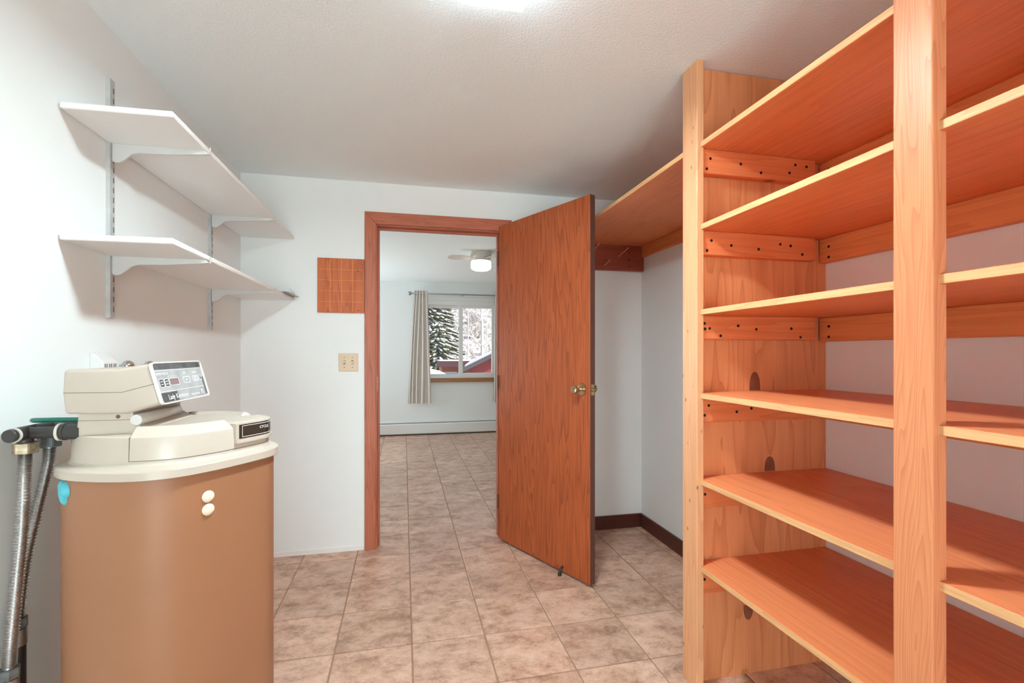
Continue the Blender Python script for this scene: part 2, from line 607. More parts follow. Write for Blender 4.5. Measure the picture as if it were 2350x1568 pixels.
structure('ceiling', MB().box(-1.9, 4.1, REAR - T, FY + T, H, H + 0.15), M['ceiling'])
structure('wall_left', MB().box(XL - T, XL, REAR - T, D2, 0, H), M['wall'])
structure('wall_right', MB().box(XR, XR + T, REAR - T, D2, 0, H), M['wall'])
structure('wall_back', MB().box(XL, OPX0, D, D2, 0, H).box(OPX1, XR, D, D2, 0, H).box(OPX0, OPX1, D, D2, OPZ, H), M['wall'])
structure('wall_hall_side', MB().box(-1.9, XL - T, D2 - T, D2, 0, H).box(XR + T, 4.1, D2 - T, D2, 0, H), M['wall'])
# rear wall with an opening added to let fill light in behind the camera
structure('wall_rear', MB().box(XL, -0.65, REAR - T, REAR, 0, H).box(0.85, XR, REAR - T, REAR, 0, H)
          .box(-0.65, 0.85, REAR - T, REAR, 0, 0.08).box(-0.65, 0.85, REAR - T, REAR, 2.05, H), M['wall'])
WX0, WX1, WZ0, WZ1 = 0.335, 1.375, 0.83, 1.99
structure('wall_far', MB().box(-1.9, WX0, FY, FY + T, 0, H).box(WX1, 4.1, FY, FY + T, 0, H)
          .box(WX0, WX1, FY, FY + T, 0, WZ0).box(WX0, WX1, FY, FY + T, WZ1, H), M['wall'])
structure('wall_far_left', MB().box(-1.9, -1.8, D2, 5.3, 0, H).box(-1.9, -1.8, 6.9, FY, 0, H)
          .box(-1.9, -1.8, 5.3, 6.9, 0, 0.6).box(-1.9, -1.8, 5.3, 6.9, 1.8, H), M['wall'])
structure('wall_far_right', MB().box(4.0, 4.1, D2, FY, 0, H), M['wall'])

structure('baseboard_back', MB().box(0.70, XR - 0.016, D - 0.016, D, 0, 0.092), M['base_x'], bevel=0.003, seg=2)
structure('baseboard_right', MB().box(XR - 0.016, XR, 1.65, D, 0, 0.092), M['base_y'], bevel=0.003, seg=2)
structure('trim_2', MB().box(XL, -0.24, D - 0.006, D, 0, 0.032), M['white'], bevel=0.002)

# door casing and jamb
trim = struct_root('trim_1', (0.22, D, 0))
cw, ct = 0.068, 0.016
JX0, JX1, JZ = -0.160, 0.612, 1.996
ZT = 2.077
MB().prism([(JX0 - cw - 0.007, 0), (JX0 - 0.007, 0), (JX0 - 0.007, JZ + 0.007), (JX0 - cw - 0.007, ZT)], 'Y', D - ct, D).build('side_casing', M['casing_v'], trim, bevel=0.003, seg=2)
MB().prism([(JX1 + 0.007, 0), (JX1 + cw + 0.007, 0), (JX1 + cw + 0.007, ZT), (JX1 + 0.007, JZ + 0.007)], 'Y', D - ct, D).build('side_casing', M['casing_v'], trim, bevel=0.003, seg=2)
MB().prism([(JX0 - 0.007, JZ + 0.007), (JX1 + 0.007, JZ + 0.007), (JX1 + cw + 0.007, ZT), (JX0 - cw - 0.007, ZT)], 'Y', D - ct, D).build('head_casing', M['casing_h'], trim, bevel=0.003, seg=2)
box_obj('jamb', M['casing_v'], trim, OPX0, JX0, D, D2, 0, OPZ, 0.001)
box_obj('jamb', M['casing_v'], trim, JX1, OPX1, D, D2, 0, OPZ, 0.001)
box_obj('head_jamb', M['casing_h'], trim, JX0, JX1, D, D2, JZ, OPZ, 0.001)
box_obj('door_stop_strip', M['casing_v'], trim, JX0, JX0 + 0.011, D + 0.045, D + 0.082, 0, JZ - 0.011, 0.002)
box_obj('door_stop_strip', M['casing_v'], trim, JX1 - 0.011, JX1, D + 0.045, D + 0.082, 0, JZ - 0.011, 0.002)
box_obj('door_stop_strip', M['casing_h'], trim, JX0, JX1, D + 0.045, D + 0.082, JZ - 0.011, JZ, 0.002)
box_obj('strike_plate', M['brass'], trim, JX0, JX0 + 0.002, D + 0.006, D + 0.036, 0.97, 1.06)

# ------------------------------------------------------------------ the open door
HX, HY = 0.597, 3.035
dd = Vector((0.418, -0.908, 0)).normalized()      # hinge -> free edge
dn = Vector((0.908, 0.418, 0)).normalized()       # through the thickness, away from the camera
DL, DT, DZ0, DZ1 = 0.800, 0.036, 0.014, 2.026
door = struct_root('door_1', (HX, HY, 0))
def dp(s, t, z):
    p = Vector((HX, HY, 0)) + dd * s + dn * t
    return (p.x, p.y, z)
def dbox(s0, s1, t0, t1, z0, z1):
    return [dp(s0, t0, z0), dp(s1, t0, z0), dp(s1, t1, z0), dp(s0, t1, z0), dp(s0, t0, z1), dp(s1, t0, z1), dp(s1, t1, z1), dp(s0, t1, z1)]
MB().hexa(dbox(0, DL, 0, DT, DZ0, DZ1)).build('door_leaf', M['door'], door, bevel=0.0015)
MB().hexa(dbox(DL, DL + 0.0012, 0.001, DT - 0.001, DZ0 + 0.001, DZ1 - 0.001)).build('edge_band', M['door_edge'], door)
KS, KZ = 0.742, 1.019
def knob(side):
    base = dp(KS, 0 if side < 0 else DT, KZ)
    ax = dn * side
    r = MB().lathe([(0.0325, 0), (0.0325, 0.003), (0.030, 0.007), (0.020, 0.0085), (0.012, 0.011)], base, ax, 32).build('rosette', M['knob'], door, smooth=True, angle=40)
    k = MB().lathe([(0.0095, 0.008), (0.0095, 0.022), (0.0115, 0.030), (0.0165, 0.040), (0.0205, 0.050), (0.0215, 0.056), (0.0205, 0.060), (0.0175, 0.0615), (0.016, 0.0605)], base, ax, 32).build('knob', M['knob'], door, smooth=True, angle=40)
knob(-1); knob(1)
pl = MB().hexa(dbox(DL + 0.0012, DL + 0.0024, 0.006, DT - 0.006, KZ - 0.028, KZ + 0.028)).build('latch_plate', M['knob'], door)
MB().lathe([(0.0085, 0), (0.0085, 0.006), (0.006, 0.011), (0.001, 0.012)], dp(DL + 0.0024, DT / 2, KZ), dd, 16).build('latch_bolt', M['knob'], door, smooth=True)
for hz in (0.25, 1.02, 1.82):
    MB().lathe([(0.006, -0.045), (0.006, 0.045)], dp(-0.006, -0.002, hz), (0, 0, 1), 12).build('hinge', M['door_edge'], door, smooth=True)
st = MB().tube([dp(0.600, -0.001, 0.040), dp(0.600, -0.014, 0.040), dp(0.600, -0.022, 0.034), dp(0.600, -0.026, 0.014)], 0.006, 12).build('door_stop', M['rubber'], door, smooth=True)
MB().lathe([(0.010, 0), (0.011, 0.006), (0.009, 0.016)], dp(0.600, -0.026, 0.0), (0, 0, 1), 16).build('rubber_tip', M['rubber'], st, smooth=True)

# ------------------------------------------------------------------ ceiling lamp
lamp = thing('ceiling_light', (0.235, 1.22, H), 'lit square white glass lamp fixed to the textured ceiling', 'light')
def sq(cx, cy, h, z):
    return [(cx - h, cy - h, z), (cx + h, cy - h, z), (cx + h, cy + h, z), (cx - h, cy + h, z)]
MB().loft([sq(0.235, 1.22, 0.100, H), sq(0.235, 1.22, 0.100, H - 0.040), sq(0.235, 1.22, 0.092, H - 0.048)]).build('base', M['lamp_base'], lamp, bevel=0.003)
MB().loft([sq(0.235, 1.22, 0.083, H - 0.048), sq(0.235, 1.22, 0.086, H - 0.080)], False, False).build('shade_side', M['lamp_side'], lamp)
MB().loft([sq(0.235, 1.22, 0.090, H - 0.080), sq(0.235, 1.22, 0.092, H - 0.088), sq(0.235, 1.22, 0.084, H - 0.092), sq(0.235, 1.22, 0.081, H - 0.084), sq(0.235, 1.22, 0.082, H - 0.080)], False, False).build('shade_rim', M['lamp_rim'], lamp)
MB().box(0.235 - 0.081, 0.235 + 0.081, 1.22 - 0.081, 1.22 + 0.081, H - 0.084, H - 0.081).build('diffuser', M['lamp'], lamp)

# ------------------------------------------------------------------ wooden shelving unit on the right
unit = thing('shelving_unit', (1.02, 0.6, 0), 'tall varnished wooden built-in shelving with six shelves between pine posts', 'shelving')
PX = 1.02
SY0 = -0.42
MB().box(PX, PX + 0.028, 1.522, 1.612, 0, H).build('post', M['post_knot'], unit, bevel=0.002)['label'] = 'pale knotty pine post at the end panel'
MB().box(PX, PX + 0.036, 0.740, 0.820, 0, H).build('post', M['post'], unit, bevel=0.003, seg=2)['label'] = 'wide pine post with wavy grain'
MB().box(PX, PX + 0.036, SY0 - 0.02, SY0 + 0.06, 0, H).build('post', M['post'], unit, bevel=0.003, seg=2)
panel = MB().box(PX + 0.028, XR, 1.567, 1.586, 0, H - 0.004).build('side_panel', M['panel'], unit)
panel['label'] = 'figured plywood end panel'
MB().box(PX + 0.036, XR, SY0 - 0.04, SY0 - 0.021, 0, H - 0.004).build('side_panel', M['panel'], unit)
def ogive(cx, z0, w, h, inv=False):
    p = []
    for i in range(13):
        a = i / 12
        p.append((cx + w / 2 * math.cos(math.pi * a) * -1, z0 + (h * (math.sin(math.pi * a) ** 0.75)) * (-1 if inv else 1)))
    return p
for cx, z0, w, h, inv in ((1.296, 1.068, 0.047, 0.070, False), (1.362, 0.759, 0.046, 0.056, False), (1.268, 0.26, 0.042, 0.058, True)):
    MB().prism(ogive(cx, z0, w, h, inv), 'Y', 1.5662, 1.5675).build('patch', M['patch'], panel)
SHZ = (1.966, 1.671, 1.366, 1.066, 0.757, 0.447)
SX = 1.036
for z in SHZ:
    mb = MB().box(SX, XR - 0.002, SY0 - 0.02, 1.567, z - 0.020, z)
    for i, f in enumerate(mb.f):
        if all(abs(mb.v[k][0] - SX) < 1e-6 for k in f):
            mb.mi[i] = 1
    mb.build('shelf', [M['board'], M['board_edge']], unit, bevel=0.0012)
# cleats under each shelf: on the end panel and along the wall
SCREWS = [
    [(1.08, 1.912), (1.065, 1.874), (1.206, 1.903), (1.292, 1.878), (1.443, 1.92), (1.493, 1.917), (1.417, 1.888)],
    [(1.084, 1.616), (1.066, 1.579), (1.166, 1.602), (1.282, 1.594), (1.422, 1.613), (1.474, 1.583), (1.376, 1.617)],
    [(1.056, 1.316), (1.058, 1.296), (1.077, 1.298), (1.122, 1.272), (1.195, 1.309), (1.272, 1.297), (1.425, 1.301), (1.466, 1.269)],
    [(1.073, 1.02), (1.056, 0.985), (1.189, 0.994), (1.251, 1.005)],
    [(1.058, 0.70)],
    [(1.056, 0.394)]]
screw0 = None
def add_screw(parent, x, y, z, axis):
    global screw0
    key = axis
    if key not in screw_src:
        mb = MB().lathe([(0.0052, 0), (0.0052, 0.0012), (0.0025, 0.0014), (0.002, 0.0006)], (0, 0, 0), {'Y': (0, -1, 0), 'X': (-1, 0, 0)}[axis], 12)
        o = mb.build('screw_head', M['screw'], None)
        screw_src[key] = o
        o.parent = parent
        o.location = Vector((x, y, z)) - origin_of(parent)
        return o
    return instance(screw_src[key], 'screw_head', parent, Vector((x, y, z)) - origin_of(parent))
screw_src = {}
for z, sc in zip(SHZ, SCREWS):
    c = MB().box(PX + 0.028, 1.535, 1.530, 1.567, z - 0.020 - 0.088, z - 0.020).build('end_cleat', M['cleat_x'], unit, bevel=0.004, seg=2)
    for (sx, sz) in sc:
        add_screw(c, sx, 1.530, sz, 'Y')
    c = MB().box(XR - 0.038, XR, SY0, 1.562, z - 0.020 - 0.092, z - 0.020).build('wall_cleat', M['cleat_y'], unit, bevel=0.004, seg=2)
    for dz in (-0.055, -0.095):
        add_screw(c, XR - 0.038, 1.517, z + dz, 'X')
        add_screw(c, XR - 0.038, 0.45, z + dz, 'X')

# ------------------------------------------------------------------ high closet shelf beyond the end panel
cs = thing('closet_shelf', (PX, 2.3, 1.945), 'high stained plywood shelf between end panel and back wall with pegs below', 'shelf')
mb = MB().box(PX + 0.004, XR, 1.6135, D, 1.945, 1.965)
for i, f in enumerate(mb.f):
    if all(abs(mb.v[k][0] - PX - 0.004) < 1e-6 for k in f):
        mb.mi[i] = 1
mb.build('board', [M['board'], M['board_edge']], cs, bevel=0.0012)
led = MB().box(PX + 0.01, XR - 0.001, D - 0.038, D, 1.774, 1.945).build('ledger', M['ledger'], cs, bevel=0.003, seg=2)
led['label'] = 'dark red ledger board with pegs'
MB().box(XR - 0.020, XR, 1.588, D - 0.038, 1.866, 1.945).build('side_cleat', M['cleat_y'], cs, bevel=0.003, seg=2)
for a, b in (((1.430, 3.035, 1.867), (1.437, 2.895, 1.900)), ((1.326, 3.035, 1.803), (1.330, 2.947, 1.825)), ((1.244, 3.035, 1.897), (1.233, 2.900, 1.917)), ((1.10, 3.035, 1.803), (1.10, 2.93, 1.825))):
    MB().tube([a, b], 0.0042, 10).build('peg', M['peg'], led, smooth=True)
for z in (1.895, 1.850, 1.797):
    add_screw(led, 1.508, D - 0.038, z, 'Y')

# ------------------------------------------------------------------ white bracket shelves on the left wall
def white_shelf(label, z0, X1, corner):
    # outline: straight front edge, clipped near corner as in the photograph
    t = 0.018
    sh = MB().prism([(XL + 0.004, 1.556), (X1 - 0.004, 1.548), (X1 + 0.004, 3.066), (XL + 0.004, 3.066)], 'Z', z0, z0 + t).build('wall_shelf', M['white'], None, bevel=0.004, seg=2)
    return tag(sh, label, 'shelf')
ZU, ZLO = 1.884, 1.521
white_shelf('white wall shelf nearest the ceiling, bare, above the second shelf', ZU, -0.640, 0)
white_shelf('lower white wall shelf with loose metal strips at its far end', ZLO, -0.640, 0)
def standard(y, z1, z0, label):
    s = thing('shelf_standard', (XL, y, z0), label, 'shelf standard')
    r = MB().prism([(XL, y - 0.013), (XL + 0.012, y - 0.013), (XL + 0.012, y - 0.010), (XL + 0.003, y - 0.010), (XL + 0.003, y + 0.010), (XL + 0.012, y + 0.010), (XL + 0.012, y + 0.013), (XL, y + 0.013)], 'Z', z0, z1)
    r.box(XL + 0.003, XL + 0.0125, y - 0.0125, y + 0.0125, z0, z1)
    ch = r.build('channel', M['standard'], s)
    n = int((z1 - z0 - 0.03) / 0.032)
    sl = MB()
    for i in range(n):
        z = z0 + 0.02 + i * 0.032
        sl.box(XL + 0.0124, XL + 0.0131, y + 0.003, y + 0.007, z, z + 0.017)
    so = sl.build('slots', M['slot'], ch)
    so['kind'] = 'stuff'
    for zs in (ZU, ZLO):
        x0 = XL + 0.0128
        L = -0.640 - x0 + 0.006
        prof = [(0, 0), (L + 0.003, 0), (L + 0.003, 0.012), (L, 0.012), (L - 0.001, -0.010), (L - 0.02, -0.013), (L * 0.55, -0.022), (0.075, -0.025), (0.055, -0.031), (0.035, -0.050), (0.020, -0.060), (0.006, -0.061), (0, -0.056)]
        poly = [(x0 + a, zs - 0.0005 + b) for a, b in prof]
        poly[2] = (x0 + L + 0.003, zs + 0.010)
        poly[3] = (x0 + L, zs + 0.010)
        # hook at the tip sits outside the board edge
        web = [(x0, zs)] + [(x0 + L - 0.014, zs)] + [(x0 + a, zs + b) for a, b in prof[4:]]
        mb = MB().prism(web, 'Y', y - 0.0045, y + 0.0045)
        mb.box(x0 + L + 0.0005, x0 + L + 0.003, y - 0.0045, y + 0.0045, zs - 0.012, zs + 0.012)
        mb.build('bracket', M['bracket'], s, bevel=0.0008)
    return s
standard(1.788, 2.089, 1.322, 'nearer slotted white steel standard holding two shelf brackets')
standard(2.605, 2.060, 1.322, 'farther slotted white steel standard close to the room corner')

# loose metal strips lying on the lower shelf
ZS = ZLO + 0.018
def strip(p, q, w, h, label, lip=0.0):
    p, q = Vector(p), Vector(q)
    d = (q - p).normalized()
    n = d.cross(Vector((0, 0, 1))).normalized() * w / 2
    up = Vector((0, 0, h))
    mb = MB().hexa([p - n, q - n, q + n, p + n, p - n + up, q - n + up, q + n + up, p + n + up])
    if lip:                                   # end bent upwards
        e = q - d * 0.003
        u2 = Vector((0, 0, lip)) - d * lip * 0.35
        mb.hexa([e - n + up, q - n + up, q + n + up, e + n + up, e - n + u2, q - n + u2, q + n + u2, e + n + u2])
    o = mb.build('metal_strip', M['steel'], None, bevel=0.0004)
    return tag(o, label, 'metal strip', 'loose metal strips on the lower white shelf')
strip((-0.634, 2.80, ZS + 0.0002), (-0.628, 3.050, ZS + 0.0002), 0.044, 0.003, 'grey metal strip lying lowest along the front edge of the white shelf')
strip((-0.650, 2.83, ZS + 0.0036), (-0.632, 3.052, ZS + 0.0036), 0.034, 0.004, 'second grey metal strip stacked lengthwise on the lowest one')
strip((-0.800, 2.925, ZS + 0.0080), (-0.622, 2.955, ZS + 0.0080), 0.020, 0.003, 'bent grey metal bracket lying crosswise on the strips, end turned up', 0.030)
strip((-0.770, 2.985, ZS + 0.0080), (-0.622, 3.005, ZS + 0.0080), 0.024, 0.003, 'short bent metal bracket nearest the back wall, crosswise on the strips', 0.020)

# ------------------------------------------------------------------ water softener
ws = thing('water_softener', (-0.59, 1.46, 0), 'tan and almond water softener with tilted control console beside the left wall', 'appliance')
YC = 1.46
near = [(-0.825, 1.46), (-0.822, 1.374), (-0.775, 1.303), (-0.695, 1.258), (-0.597, 1.237), (-0.519, 1.256), (-0.455, 1.313), (-0.405, 1.382), (-0.367, 1.445)]
front = [(-0.357, 1.49)]
far = [(x, 2 * 1.49 - y if x > -0.42 else 1.68 + (1.237 - y) * 0.95) for x, y in reversed(near[1:])]
far = [(-0.367, 1.545), (-0.405, 1.60), (-0.455, 1.645), (-0.519, 1.683), (-0.597, 1.697), (-0.695, 1.68), (-0.775, 1.63), (-0.822, 1.556)]
OUT = [(p.x, p.y) for p in curve_pts([(x, y, 0) for x, y in near + front + far], 162, closed=True)]
def normals(poly):
    n = len(poly)
    res = []
    for i in range(n):
        a, b = Vector(poly[i - 1]), Vector(poly[(i + 1) % n])
        t = (b - a).normalized()
        res.append(Vector((t.y, -t.x)))
    return res
NRM = normals(OUT)
def ring(inset, z):
    return [(p[0] - n.x * inset, p[1] - n.y * inset, z) for p, n in zip(OUT, NRM)]
MB().loft([ring(0.012, 0.0), ring(0.012, 0.926)]).build('cabinet', M['brown'], ws, smooth=True, angle=50)
def cring(base, side, z):
    return [(p[0] - n.x * (base + side * n.y * n.y), p[1] - n.y * (base + side * n.y * n.y), z) for p, n in zip(OUT, NRM)]
MB().loft([cring(0.010, 0, 0.9195), cring(0.001, 0, 0.9195), cring(0, 0, 0.9205), cring(0, 0, 0.9385), cring(0.0012, 0, 0.9402),
           cring(0.014, 0.012, 0.9428), cring(0.020, 0.016, 0.9452), cring(0.0235, 0.018, 0.9495), cring(0.0250, 0.0185, 0.9560), cring(0.0275, 0.0190, 1.0080),
           cring(0.0290, 0.0190, 1.0112), cring(0.032, 0.019, 1.0128), cring(0.11, 0, 1.0145)]).build('top_cover', M['cream'], ws, smooth=True, angle=24)
# lid: follows the cover's front outline, side rails stop short of the front block
XS = -0.622
idx = [i for i in range(len(OUT)) if OUT[i][0] > XS + 0.004]
FRONT_X = -0.415
fi = [k for k in idx if OUT[k][0] > FRONT_X]
def lid_ring(base, z, extra=0.0):
    r = []
    for k in idx:
        n = NRM[k]
        fr = max(0.0, n.x) ** 2
        ins = base + 0.0185 * n.y * n.y + extra * (1 - fr * 0.75)
        zz = min(z, 1.0235 + (z - 1.0235) * 0.05) if k in fi else z
        r.append([OUT[k][0] - n.x * ins, OUT[k][1] - n.y * ins, zz])
    r[0][0] = XS
    r[-1][0] = XS
    return [tuple(p) for p in r]
lid = MB().loft([lid_ring(0.0235, 0.9580), lid_ring(0.0258, 1.0080), lid_ring(0.0268, 1.0110), lid_ring(0.0295, 1.0128), lid_ring(0.040, 1.0305, 0.012), lid_ring(0.044, 1.0335, 0.014), lid_ring(0.049, 1.0332, 0.016), lid_ring(0.056, 1.0255, 0.020)]).build('lid', M['cream'], ws, smooth=True, angle=24)
MB().loft([lid_ring(0.0246, 0.9564), lid_ring(0.0244, 0.9582)]).build('lid_seam', M['seam'], ws)
k0 = idx[0]
sy = OUT[k0][1] + 0.0235 + 0.0185 - 0.0006
MB().hexa([(XS - 0.0018, sy, 0.9564), (XS + 0.0004, sy, 0.9564), (XS + 0.0004, sy + 0.01, 0.9564), (XS - 0.0018, sy + 0.01, 0.9564),
           (XS - 0.0018, sy + 0.0024, 1.0125), (XS + 0.0004, sy + 0.0024, 1.0125), (XS + 0.0004, sy + 0.012, 1.0125), (XS - 0.0018, sy + 0.012, 1.0125)]).build('lid_seam', M['seam'], ws)
def arc(inset, z, sel):
    return [(OUT[k][0] - NRM[k].x * (inset + 0.014 * NRM[k].y ** 2), OUT[k][1] - NRM[k].y * (inset + 0.014 * NRM[k].y ** 2), z) for k in sel]
def band(sel, i0, i1, z0, z1):
    lo_o, hi_o = arc(i0, z0, sel), arc(i0, z1, sel)
    lo_i, hi_i = arc(i1, z0, sel), arc(i1, z1, sel)
    mb = MB()
    n = len(sel)
    v = lo_o + hi_o + hi_i + lo_i
    f = []
    for i in range(n - 1):
        for a, b in ((0, 1), (1, 2), (2, 3), (3, 0)):
            f.append((a * n + i, a * n + i + 1, b * n + i + 1, b * n + i))
    f.append((0, n, 2 * n, 3 * n))
    f.append((n - 1, 4 * n - 1, 3 * n - 1, 2 * n - 1))
    return mb.add(v, f)
band(fi, 0.0165, 0.045, 0.971, 0.979).build('front_lip', M['cream'], lid, smooth=True, angle=30)
band(fi, 0.0205, 0.060, 0.979, 1.0225).build('front_block', M['cream'], lid, smooth=True, angle=30)
pk = fi[1:-1]
plate = band(pk, 0.0196, 0.022, 0.982, 1.0190).build('name_plate', M['label_dark'], ws, smooth=True, angle=40)
pk2 = pk[1:-1]
for z in (0.9855, 1.0145):
    band(pk2, 0.0191, 0.0198, z, z + 0.0011).build('plate_border', M['print_white'], plate)
for c0 in (pk2[0], pk2[-1]):
    MB().tube([arc(0.0191, 0.9855, [c0])[0], arc(0.0191, 1.0156, [c0])[0]], 0.0006, 6).build('plate_border', M['print_white'], plate)
# lettering that follows the curved plate
def plate_text(s, size, z, k0):
    base = Vector((*OUT[k0], 0)); nn = Vector((NRM[k0].x, NRM[k0].y, 0)); rt = Vector((-nn.y, nn.x, 0))
    o = base - nn * (0.0193 + 0.014 * nn.y ** 2)
    mtx = Matrix(((rt.x, 0, nn.x, o.x), (rt.y, 0, nn.y, o.y), (rt.z, 1, nn.z, z), (0, 0, 0, 1)))
    text_obj('lettering', s, size, M['print_white'], plate, mtx)
kc = [k for k in pk if OUT[k][1] < 1.445][-1]
plate_text('CYCLE', 0.0105, 1.001, kc)

# neck between cover and console
neck = MB().prism([(-0.760, 1.010), (-0.600, 1.010), (-0.606, 1.028), (-0.622, 1.034), (-0.638, 1.044), (-0.642, 1.070), (-0.754, 1.070)], 'Y', 1.335, 1.590).build('neck', M['cream'], ws, bevel=0.004, seg=2)
box_obj('neck_seam', M['slot'], neck, -0.757, -0.6445, 1.3346, 1.336, 1.0475, 1.0485)
MB().lathe([(0.0045, 0), (0.0045, 0.0012), (0.003, 0.002), (0.0012, 0.0012)], (-0.672, 1.335, 1.056), (0, -1, 0), 16).build('screw_head', M['screw_brown'], neck, smooth=True)
# console housing in two shells
CY0, CY1 = 1.320, 1.604
housing = MB().prism([(-0.774, 1.066), (-0.648, 1.0635), (-0.5745, 1.085), (-0.602, 1.1835), (-0.640, 1.1770), (-0.668, 1.1725), (-0.776, 1.1710), (-0.779, 1.116)], 'Y', CY0, CY1).build('console_housing', M['cream'], ws, bevel=0.009, seg=4, smooth=True)
sm = MB()
for (xa, za), (xb, zb) in (((-0.7750, 1.1160), (-0.657, 1.1155)), ((-0.657, 1.1155), (-0.5895, 1.1345))):
    for ya, yb in ((CY0 - 0.0003, CY0 + 0.001),):
        sm.hexa([(xa, ya, za - 0.0007), (xb, ya, zb - 0.0007), (xb, yb, zb - 0.0007), (xa, yb, za - 0.0007), (xa, ya, za + 0.0007), (xb, ya, zb + 0.0007), (xb, yb, zb + 0.0007), (xa, yb, za + 0.0007)])
sm.build('console_seam', M['seam'], housing)
# tilted face: frame e1 = right (+Y), e2 = up the slope
B0 = Vector((-0.5725, CY0, 1.0835))
e2 = Vector((-0.5995 + 0.5725, 0, 1.185 - 1.0835))
FH = e2.length
e2.normalize()
e1 = Vector((0, 1, 0))
e3 = e1.cross(e2).normalized()
FW = CY1 - CY0
def fm(u, v, w=0.0):
    return Matrix(((e1.x, e2.x, e3.x, 0), (e1.y, e2.y, e3.y, 0), (e1.z, e2.z, e3.z, 0), (0, 0, 0, 1))), B0 + e1 * u + e2 * v + e3 * w
def fmat(u, v, w):
    m, o = fm(u, v, w)
    return Matrix.Translation(o) @ m
def fp(u, v, w):
    return B0 + e1 * u + e2 * v + e3 * w
def rrect(u0, u1, v0, v1, r, n=5):
    p = []
    for cx, cy, a0 in ((u1 - r, v0 + r, -90), (u1 - r, v1 - r, 0), (u0 + r, v1 - r, 90), (u0 + r, v0 + r, 180)):
        for i in range(n + 1):
            a = math.radians(a0 + 90 * i / n)
            p.append((cx + r * math.cos(a), cy + r * math.sin(a)))
    return p
def frame(u0, u1, v0, v1, r, t, w0, w1, name, mat, parent):
    o, i = rrect(u0, u1, v0, v1, r), rrect(u0 + t, u1 - t, v0 + t, v1 - t, max(r - t, t * 0.4))
    rings = [[fp(a, b, w0) for a, b in o], [fp(a, b, w1) for a, b in o], [fp(a, b, w1) for a, b in i], [fp(a, b, w0) for a, b in i]]
    mb = MB()
    n = len(o)
    v = [p for r_ in rings for p in r_]
    f = []
    for a in range(4):
        b = (a + 1) % 4
        for k in range(n):
            j = (k + 1) % n
            f.append((a * n + k, a * n + j, b * n + j, b * n + k))
    return mb.add(v, f).build(name, mat, parent)
def fslab(u0, u1, v0, v1, w0, w1, name, mat, parent, r=None):
    if r:
        poly = rrect(u0, u1, v0, v1, r)
        return MB().loft([[fp(a, b, w0) for a, b in poly], [fp(a, b, w1) for a, b in poly]]).build(name, mat, parent)
    return MB().hexa([fp(u0, v0, w0), fp(u1, v0, w0), fp(u1, v1, w0), fp(u0, v1, w0), fp(u0, v0, w1), fp(u1, v0, w1), fp(u1, v1, w1), fp(u0, v1, w1)]).build(name, mat, parent)
frame(-0.001, FW + 0.001, -0.001, FH + 0.001, 0.012, 0.0032, -0.003, 0.0042, 'bezel', M['cream_lt'], ws)
face = fslab(0.003, FW - 0.003, 0.003, FH - 0.003, -0.001, 0.001, 'control_panel', M['console_face'], ws)
fslab(0.004, FW - 0.004, FH * 0.83, FH - 0.004, 0.001, 0.0014, 'dark_band', M['console_dark'], face)
fslab(0.004, 0.095, 0.004, FH * 0.265, 0.001, 0.0013, 'dark_band', M['console_dark'], face)
fslab(FW - 0.018, FW - 0.006, 0.006, FH * 0.55, 0.001, 0.0014, 'dark_band', M['console_dark'], face)
for v in (FH * 0.80, FH * 0.285):
    fslab(0.004, FW - 0.018, v, v + 0.0012, 0.001, 0.0016, 'print_line', M['print_white'], face)
def button(u0, u1, v0, v1, fill, rows=0):
    b = fslab(u0, u1, v0, v1, 0.001, 0.0018, 'button', fill, face, r=0.004)
    frame(u0 - 0.0006, u1 + 0.0006, v0 - 0.0006, v1 + 0.0006, 0.0045, 0.0016, 0.001, 0.0022, 'button_outline', M['print_white'], face)
v0, v1 = FH * 0.40, FH * 0.60
button(0.016, 0.038, v0, v1, M['console_dark'])
button(0.043, 0.064, v0, v1, M['console_dark'])
button(0.068, 0.120, v0 + 0.002, v1, M['display'])
button(0.148, 0.186, v0 + 0.004, v1, M['console_face'])
button(0.208, 0.222, v0 + 0.006, v1, M['console_face'])
button(0.225, 0.240, v0 + 0.006, v1, M['console_face'])
button(0.250, 0.264, v0 + 0.006, v1, M['console_dark'])
for u in (0.027, 0.0535):
    for dv in (0.006, 0.013):
        fslab(u - 0.005, u + 0.005, v0 + dv, v0 + dv + 0.002, 0.0018, 0.0022, 'button_mark', M['print_white'], face)
for u in (0.215, 0.2325, 0.257):
    for dv in (0.009, 0.015):
        fslab(u - 0.003, u + 0.003, v0 + dv, v0 + dv + 0.0015, 0.0018, 0.0022, 'button_mark', M['print_white'], face)
fslab(0.1645, 0.1695, FH * 0.50, FH * 0.50 + 0.005, 0.0018, 0.0022, 'button_mark', M['print_white'], face)
for u in (0.068, 0.082, 0.096, 0.110):
    fslab(u, u + 0.004, FH * 0.635, FH * 0.635 + 0.003, 0.001, 0.0014, 'indicator_mark', M['print_white'], face)
text_obj('lettering', 'PRESENT TIME  SET', 0.0072, M['print_white'], face, fmat(0.012, FH * 0.70, 0.0012))
text_obj('lettering', 'SELECT', 0.0066, M['print_white'], face, fmat(0.152, FH * 0.68, 0.0012))
text_obj('lettering', 'RECHARGE', 0.0062, M['print_white'], face, fmat(0.208, FH * 0.68, 0.0012))
text_obj('lettering', 'Lady', 0.0185, M['print_white'], face, fmat(0.040, FH * 0.085, 0.0015))
text_obj('lettering', 'Kenmore', 0.0185, M['print_white'], face, fmat(0.081, FH * 0.085, 0.0015))
text_obj('lettering', 'WATER SOFTENER', 0.0065, M['print_white'], face, fmat(0.170, FH * 0.09, 0.0012))
text_obj('lettering', '75', 0.018, M['print_white'], face, fmat(0.236, FH * 0.09, 0.0012))
